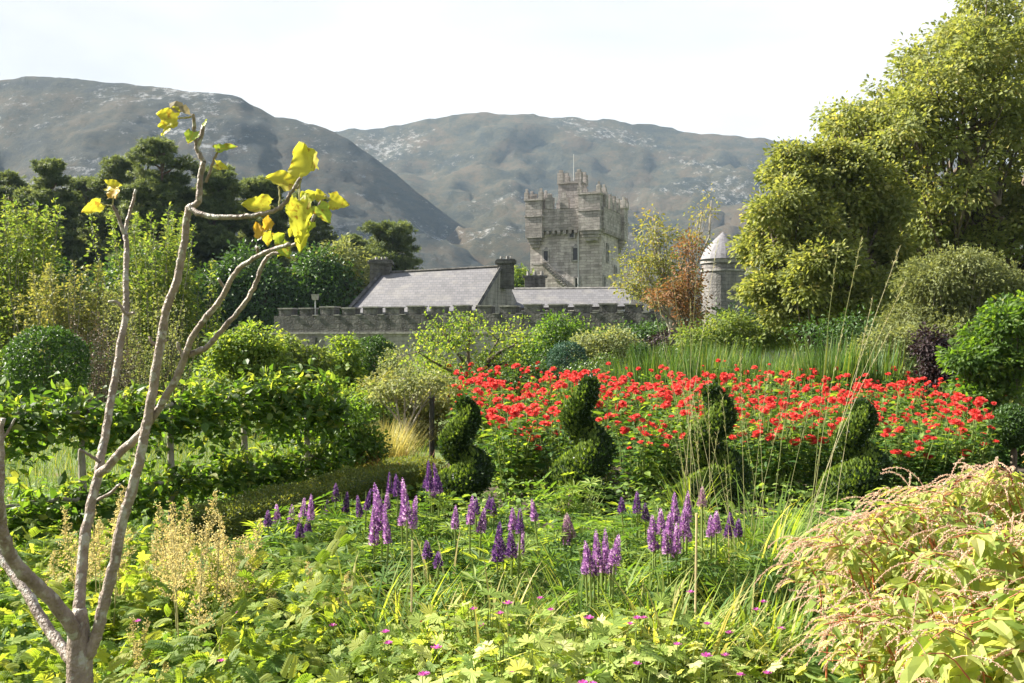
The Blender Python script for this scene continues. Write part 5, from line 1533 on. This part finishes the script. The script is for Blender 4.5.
# astilbes with cream seed plumes
def astilbe(seed, npl=5, H=.72):
    r = np.random.default_rng(seed); root = empty('astilbe', (0, 0, 0), 'x', 'astilbe')
    n = 110; a = r.uniform(0, 6.28, n); q = .24 * np.sqrt(r.random(n)); E = np.stack([np.cos(a) * q, np.sin(a) * q, r.uniform(.18, .46, n)], 1)
    b = Buf(); leaves(b, E, np.stack([np.cos(a), np.sin(a), np.full(n, .05)], 1) + r.normal(size=(n, 3)) * .5, np.tile([0, 0, 1.], (n, 1)) + r.normal(size=(n, 3)) * .45, .078 * (.6 + .7 * r.random(n)), T_FERN, r.random(n))
    E2 = E + r.normal(size=E.shape) * .04; leaves(b, E2, rdir(n, r) * (1, 1, .3), np.tile([0, 0, 1.], (n, 1)) + r.normal(size=(n, 3)) * .5, .055 * (.6 + .7 * r.random(n)), T_PALM7, r.random(n)); b.build('foliage', M['fernleaf'], root)
    st = Buf()
    for i in range(npl):
        aa = r.uniform(0, 6.28); qq = .16 * r.random(); h = H * r.uniform(.82, 1.08); e = np.array([math.cos(aa) * qq * 1.6, math.sin(aa) * qq * 1.6, h])
        base = np.array([e[0] * .3, e[1] * .3, 0]); st.tube([base, (base + e) / 2, e], [.004, .003, .0015], 4, cap=False)
        pl = Buf(); P = []; D = []; S = []
        d0 = unit(e - base); L_ = .26
        for j in range(38):
            t = j / 37; c = e - d0 * L_ * (1 - t); ln = .085 * (1 - t) ** 1.1 + .008; ax = r.uniform(0, 6.28)
            dd = unit(np.array([math.cos(ax), math.sin(ax), .75]))
            m = int(6 + 20 * (1 - t)); u = r.random(m)
            P.append(c + dd * ln * u[:, None] + r.normal(size=(m, 3)) * .004); D.append(dd + r.normal(size=(m, 3)) * .6); S.append(np.full(m, .0095))
        P = np.concatenate(P); D = np.concatenate(D); leaves(pl, P, D, rdir(len(P), r), np.concatenate(S), T_DIAM, r.random(len(P)))
        pl.build('plume', M['astilbe'], root)
    st.build('stems', M['straw'], root)
    return root
ap = [astilbe(850, 5, .80), astilbe(851, 3, .72), astilbe(852, 4, .66)]
scatter(ap, [(208, 4.3, .03, 1.18), (160, 4.5, .0, 1.12), (190, 3.9, -.02, 1.0), (105, 4.4, .0, 1.05), (238, 4.6, .0, 1.08), (180, 4.9, .0, 1.1), (270, 4.4, -.08, .9), (60, 4.9, .0, .9), (340, 4.4, .0, .85), (140, 3.6, -.02, .85)], 'astilbe with feathery cream seed plumes behind the sapling trunk', 'astilbes gone to seed')
ap = [astilbe(855, 0, .6), astilbe(856, 0, .6)]
scatter(ap, [(20, 4.3, 0, 1.1), (80, 3.6, .03, 1.1), (180, 3.3, .03, 1), (250, 3.6, .05, 1.1), (300, 3.9, .05, 1.15), (340, 3.4, .04, 1), (210, 3.0, .02, 1), (110, 3.1, .0, 1), (310, 4.6, .08, 1.15), (280, 3.1, .02, 1), (10, 3.4, .0, 1), (40, 5.2, 0, 1.1), (100, 5.5, .0, 1.1), (240, 5.4, 0, 1), (330, 5.0, .04, 1.1), (380, 4.9, 0, 1), (380, 3.2, 0, 1), (10, 5.6, 0, 1.1), (150, 5.8, 0, 1)], 'ferny leaved yellow green astilbe without plumes in the left foreground', 'astilbes without plumes')


# knotweed bush with red stems and pink tassels
def knotweed(px, Y, label, seed, tips, off=.28, ntas=6, ls=.07):
    """arching red stems that lean out to the left, leaves all along them, sprays of thin tassels at the ends"""
    r = np.random.default_rng(seed); x0 = gx(px, Y); root = empty('tasselled_knotweed', (x0, Y, 0), label, 'perennial')
    st = Buf(); lf_ = Buf(); ct = Buf()
    for (tx, ty, dY) in tips:
        e = at(tx, ty, Y + dY) - (x0, Y, 0); e0 = np.array([e[0] + off * r.uniform(.5, 1.5), dY * .7 + r.normal() * .05, 0])
        n = 12; t = np.linspace(0, 1, n); s = e0 + (e - e0) * t[:, None]; s[:, 2] = e[2] * np.sin(t * np.pi * .56) ** .85 / math.sin(np.pi * .56) ** .85; s[:, :2] = e0[:2] + (e - e0)[:2] * (t ** 2.2)[:, None]
        s += r.normal(size=s.shape) * .005
        st.tube(s, np.linspace(.0042, .0014, n), 6, cap=False)
        k = 34; u = .12 + .86 * r.random(k) ** .9; P = np.stack([np.interp(u * (n - 1), range(n), s[:, j]) for j in range(3)], 1)
        out = rdir(k, r) * (1, 1, .5); P = P + out * r.random((k, 1)) * .05
        leaves(lf_, P, out + (-.15, 0, -.4), np.stack([out[:, 0] * .5, out[:, 1] * .5, np.ones(k)], 1) + r.normal(size=(k, 3)) * .5, ls * (.4 + .9 * r.random(k)) * (1.15 - .5 * u), (T_OVAL[0] * (1, .85, 1.2), T_OVAL[1], T_OVAL[2]), r.random(k))
        for j in range(ntas):
            u = .62 + .38 * r.random(); p = np.array([np.interp(u * (n - 1), range(n), s[:, q]) for q in range(3)])
            dd = unit(np.array([r.normal() * .7 - .7, r.normal() * .6, .5 + r.random() * .6])); m = 8; L_ = r.uniform(.06, .17)
            path = [p]; v = dd.copy()
            for q in range(m):
                v = unit(v + np.array([-.03, 0, -.24])); path.append(path[-1] + v * L_ / m * 1.3)
            path = np.array(path)
            ct.tube(path, np.linspace(.0012, .0007, m + 1), 4, cap=False, rnd=.2)
            w = 110; uu = .2 + .8 * r.random(w); Q = np.stack([np.interp(uu * m, range(m + 1), path[:, q]) for q in range(3)], 1)
            leaves(ct, Q + r.normal(size=(w, 3)) * .0009, rdir(w, r) + (0, 0, -.3), rdir(w, r),   .0055 * (.7 + .6 * r.random(w)), T_DIAM, r.random(w))
    st.build('stems', M['stem_red'], root); lf_.build('foliage', M['knot'], root); ct.build('tassels', M['catkin'], root)


kr = np.random.default_rng(90)
def tips(n, x0, x1, f0, f1, d):
    """tip pixels below a falling skyline: py = interp between f0 at x0 and f1 at x1, plus scatter downwards"""
    o = []
    for _ in range(n):
        x = kr.uniform(x0, x1); top = f0 + (f1 - f0) * (x - x0) / (x1 - x0)
        o.append((x, top + abs(kr.normal()) * d, kr.uniform(-.3, .3)))
    return o
knotweed(960, 3.9, 'feathery pink tasselled stems tallest against the dark clipped ball at the right', 861, tips(40, 880, 1060, 492, 450, 26), ntas=5, ls=.075)
knotweed(880, 3.6, 'arching pink tasselled stems reaching left toward the cane', 862, tips(38, 790, 900, 540, 496, 26), ntas=4, ls=.075)
knotweed(1000, 3.2, 'yellow green bush with red stems and drooping tassels in the middle of the lower right', 863, tips(46, 900, 1080, 545, 515, 34), ntas=3, ls=.10)
knotweed(860, 3.1, 'loose low tasselled spray at the left foot of the yellow green bush', 864, tips(24, 815, 930, 620, 570, 24), ntas=3, ls=.08)
knotweed(1000, 2.7, 'nearest yellow green bush of large hanging leaves cut by the bottom right corner', 865, tips(44, 900, 1090, 625, 570, 34), ntas=2, ls=.12)

# uncountable low filler leaves and grass under everything
r = np.random.default_rng(900); b = Buf(); n = 26000
Y = 2.2 + 7.5 * r.random(n) ** .8; px = r.uniform(-60, 1100, n); P = np.stack([gx(px, Y), Y, r.uniform(.05, .30, n)], 1)
leaves(b, P, rdir(n, r) * (1, 1, .3), np.array([0, 0, 1.]) + r.normal(size=(n, 3)) * .45, .07 * (.5 + .9 * r.random(n)), T_OVAL, r.random(n))
tag(b.build('ground_cover', M['geranium_green']), 'low leafy green ground cover between the clumps', 'ground cover', kind='stuff')
b = Buf(); n = 30000
Y = 6.0 + 12 * r.random(n); px = r.uniform(-100, 430, n); a = r.uniform(0, 6.28, n)
blades(b, np.stack([gx(px, Y), Y, np.zeros(n)], 1), a, r.uniform(0, .5, n), .10 + .22 * r.random(n) ** 3, np.full(n, .006), 1.0, 3, r.random(n), r=r)
tag(b.build('grass', M['grass']), 'rough bright grass behind the espalier row', 'grass', kind='stuff')


# ------------------------------------------------------------------ bare sapling in the foreground
def sapling():
    Y0 = 2.4; x0 = gx(80, Y0); O = np.array([x0, Y0, 0])
    root = empty('bare_sapling', O, 'nearly leafless young tree with smooth brown forked stems and a few yellow leaves', 'tree')
    r = np.random.default_rng(950)
    def dens(pts, r0, r1, dy0, dy1, knob=True, sides=10):
        """pts in pixels; thickness in pixels; depth runs from dy0 to dy1"""
        n = len(pts); q = []
        for i, (px, py) in enumerate(pts):
            t = i / (n - 1); q.append(at(px, py, Y0 + dy0 + (dy1 - dy0) * t) - O)
        q = np.array(q)
        # resample with a smooth curve
        m = (n - 1) * 5 + 1; s = np.linspace(0, n - 1, m); out = []
        for v in s:
            i = min(int(v), n - 2); f = v - i; p0, p1, p2, p3 = q[max(i - 1, 0)], q[i], q[i + 1], q[min(i + 2, n - 1)]
            out.append(.5 * ((2 * p1) + (-p0 + p2) * f + (2 * p0 - 5 * p1 + 4 * p2 - p3) * f * f + (-p0 + 3 * p1 - 3 * p2 + p3) * f ** 3))
        out = np.array(out) + r.normal(size=(m, 3)) * .0008
        rad = np.linspace(r0, r1, m) / 2 / F * Y0
        if knob:
            k = np.arange(0, m, 4); rad[k] *= 1.0 + .13 * r.random(len(k)); rad *= 1 + r.normal(size=m) * .02
        b = Buf(); b.tube(out, rad, sides); return b, out
    B = Buf()
    def add(*a, **k):
        b, o = dens(*a, **k); B.join(b); return o
    tk = Buf(); tk.tube([(0, 0, 0), (.01, 0, .3), at(80, 700, Y0) - O, at(80, 672, Y0) - O, at(80, 650, Y0) - O, at(79, 630, Y0) - O, at(79.5, 614, Y0) - O, at(80, 608, Y0) - O], np.array([34, 30, 27, 25, 25, 21, 16, 13]) / 2 / F * Y0, 14)
    tk.build('trunk', M['bark_fig'], root, smooth=True)
    add([(79, 620), (80, 600), (81, 581), (84, 544), (91, 505), (98, 476), (101, 456), (105, 438), (110, 408), (115, 381), (121, 341), (126, 314), (126, 280), (127, 255), (126, 235)], 11.5, 5.2, 0, .22)
    add([(126, 236), (126, 226), (130, 213), (136, 190)], 4.8, 3, .22, .24)
    add([(126, 238), (121, 224), (117, 213), (113, 206)], 4.5, 3, .22, .2)
    add([(99, 474), (108, 467), (122, 451), (138, 436), (153, 417), (168, 394), (177, 377), (183, 362), (187, 350), (194, 335), (204, 320), (216, 306), (225, 292), (236, 272), (248, 262), (262, 254), (278, 248), (290, 244)], 9, 3.4, .03, -.2)
    add([(185, 356), (194, 353), (207, 347), (222, 330), (242, 307), (256, 283), (262, 267), (270, 255), (282, 252)], 6.2, 3.2, -.06, -.12)
    add([(84, 662), (92, 648), (98, 630), (103, 606), (110, 582), (115, 560), (123, 520), (130, 498), (137, 470), (143, 445), (149, 412), (154, 385), (160, 347), (164, 325), (167, 307), (176, 285), (181, 262), (185, 240), (187, 218), (190, 207), (198, 203), (200, 190), (201, 176), (204, 162)], 12, 5, 0, -.1)
    add([(190, 208), (200, 214), (216, 217), (242, 217), (262, 214), (276, 210), (285, 203), (291, 193), (301, 178)], 5.5, 3.2, -.1, -.18)
    add([(204, 163), (201, 156), (197, 148), (201, 138), (204, 126)], 5, 3.6, -.1, -.1)
    add([(198, 149), (195, 136), (194, 122), (193, 114)], 4, 3, -.1, -.13)
    add([(206, 182), (211, 170), (215, 158), (219, 149)], 3, 2.2, -.1, -.12)
    add([(-12, 470), (-2, 500), (2, 530), (10, 554), (24, 572), (40, 588), (56, 604), (72, 626), (79, 640)], 10, 15, -.25, 0)
    add([(-30, 500), (-6, 545), (12, 572), (28, 594), (42, 618), (58, 642), (74, 662)], 8, 12, .2, 0)
    add([(1, 530), (1, 500), (2, 470), (2, 445), (3, 418)], 7, 4, -.2, -.2); add([(2, 440), (9, 430), (16, 418)], 3, 2, -.2, -.2)
    for pts in ([(126, 314), (118, 303), (108, 302)], [(160, 347), (154, 344), (149, 337)], [(160, 345), (166, 340)], [(100, 462), (90, 455), (80, 449)], [(128, 314), (134, 313)], [(184, 358), (180, 350), (178, 342)], [(259, 255), (257, 247)], [(225, 288), (218, 279)], [(98, 500), (112, 492), (120, 484)], [(310, 228), (316, 212), (325, 195)], [(290, 247), (300, 240), (310, 228)], [(293, 190), (300, 186)], [(262, 240), (270, 218)]):
        add(pts, 3.6, 2.6, .0, -.02)
    B.build('branches', M['bark_fig'], root, smooth=True)
    # yellow leaves: (px, py of base, px, py of tip, width ratio, tone, dy)
    LV = [(312, 172, 299, 137, .95, .3, 0), (296, 186, 262, 172, .8, .1, .02), (270, 206, 236, 204, .62, .25, .0), (300, 200, 297, 252, .5, .45, -.02), (304, 200, 318, 190, .9, .5, .03), (318, 206, 333, 224, .7, .7, 0),
          (330, 200, 353, 206, .7, .2, .02), (280, 244, 290, 262, .8, .75, 0), (262, 236, 255, 220, .6, .98, -.01), (266, 232, 268, 249, .7, .2, 0), (274, 240, 287, 232, .8, .7, .03), (303, 228, 300, 256, .5, .5, .02), (308, 205, 300, 190, .8, .6, .01),
          (178, 118, 152, 112, .75, .2, 0), (176, 120, 155, 128, .6, .3, .02), (170, 128, 158, 136, .5, .3, .0), (194, 132, 188, 147, .85, .75, -.02), (216, 150, 241, 145, .4, .78, 0), (216, 164, 232, 170, .5, .3, .0),
          (114, 198, 118, 180, .9, .98, 0), (108, 186, 128, 186, .5, .2, 0), (101, 203, 78, 214, .55, .15, 0), (272, 220, 262, 232, .7, .95, 0), (306, 210, 300, 220, .8, .3, .03), (312, 222, 306, 236, .7, .65, .02), (286, 250, 276, 258, .7, .7, .02), (322, 200, 316, 188, .8, .2, .03), (296, 228, 288, 238, .7, .35, .02), (204, 126, 208, 118, .6, .7, 0)]
    bl = Buf(); dl = Buf(); pt = Buf()
    for (bx, by, tx, ty, w, tone, dy) in LV:
        Yl = Y0 - .12 + dy if bx > 150 else Y0 + .2 + dy
        p, e = at(bx, by, Yl) - O, at(tx, ty, Yl + r.uniform(-.02, .02)) - O; Ln = np.linalg.norm(e - p) * .84
        # cupped, lobed, wavy blade on a grid; the veins and the scorched rim have their own tone
        nu, nv = 19, 15; d = unit(e - p); nrm = unit(np.array([r.normal() * .45, -1.0, .3 + r.normal() * .35])); s = unit(np.cross(nrm, d)); nrm = np.cross(d, s); V = []; RN = []
        ph = r.uniform(0, 6); curl = r.uniform(-.12, .25); fold = r.uniform(.1, .34)
        for i in range(nu):
            u = i / (nu - 1); hw = .60 * w * Ln * (math.sin(math.pi * min(u * .86 + .14, 1)) ** .62) * (1.2 - .55 * u)
            hw *= 1 + .10 * math.cos(u * 12 + ph)
            for j in range(nv):
                v = (j / (nv - 1)) * 2 - 1; av = abs(v); edge = 1 + (.06 * math.sin(u * 31 + ph) + .05 * math.sin(u * 17 + v * 2)) * av
                z = Ln * (fold * av ** 1.4 * w - curl * u * u + (.035 * math.sin(u * 11 + v * 3 + ph) + .02 * math.sin(u * 23 - v * 5)) * av)
                V.append(p + d * (Ln * (u - .13 * v * v * (1 - u) + .03 * math.sin(v * 9 + ph))) + s * hw * v * edge + nrm * z)
                vein = max(math.exp(-(v / .07) ** 2), .8 * math.exp(-(((u * 5.0 - av * 1.6) % 1.0 - .5) / .13) ** 2))
                RN.append(tone + .38 * vein * (.5 if tone > .5 else -.35) + (.25 if (av > .86 and math.sin(u * 9 + ph * 2) > .1) or u > .96 else 0))
        q = [(i * nv + j, i * nv + j + 1, (i + 1) * nv + j + 1, (i + 1) * nv + j) for i in range(nu - 1) for j in range(nv - 1)]
        l = Buf(); l.add(V, q, [4] * len(q), np.clip(RN, 0, 1)); l.build('leaf', M['figleaf'], root, smooth=True)
    for (bx, by, tx, ty, w) in ((184, 112, 172, 104, .6), (180, 106, 188, 112, .7)):
        Yl = Y0 - .12; p, e = at(bx, by, Yl) - O, at(tx, ty, Yl) - O; l = Buf(); leaves(l, [p], [e - p], [(0, -1, .3)], np.linalg.norm(e - p) * 1.3, (T_OVAL[0] * (1, 1.3, 1.5), T_OVAL[1], T_OVAL[2]), np.array([.5])); l.build('leaf', M['deadleaf'], root)
    for pts in ([(301, 178), (306, 172), (312, 170)], [(301, 180), (298, 184), (296, 186)], [(276, 210), (274, 207), (270, 206)], [(285, 204), (292, 202), (300, 200)], [(316, 212), (318, 208), (318, 206)], [(325, 196), (328, 198), (330, 200)], [(194, 116), (186, 118), (178, 118)],
                [(196, 140), (195, 136), (194, 132)], [(219, 149), (217, 150), (216, 150)], [(113, 206), (106, 205), (101, 203)], [(113, 206), (113, 202), (114, 196)], [(290, 244), (285, 243), (280, 244)], [(270, 222), (268, 228), (266, 232)], [(301, 178), (300, 200), (303, 228)], [(279, 186), (280, 198), (279, 210)]):
        b, _ = dens(pts, 1.8, 1.5, -.1 if pts[0][0] > 150 else .2, -.1 if pts[0][0] > 150 else .2, knob=False, sides=5); pt.join(b)
    pt.build('leaf_stalks', M['straw'], root)
sapling()
print('objects', len(bpy.data.objects), 'polys', sum(len(o.data.polygons) for o in bpy.data.objects if o.type == 'MESH'))
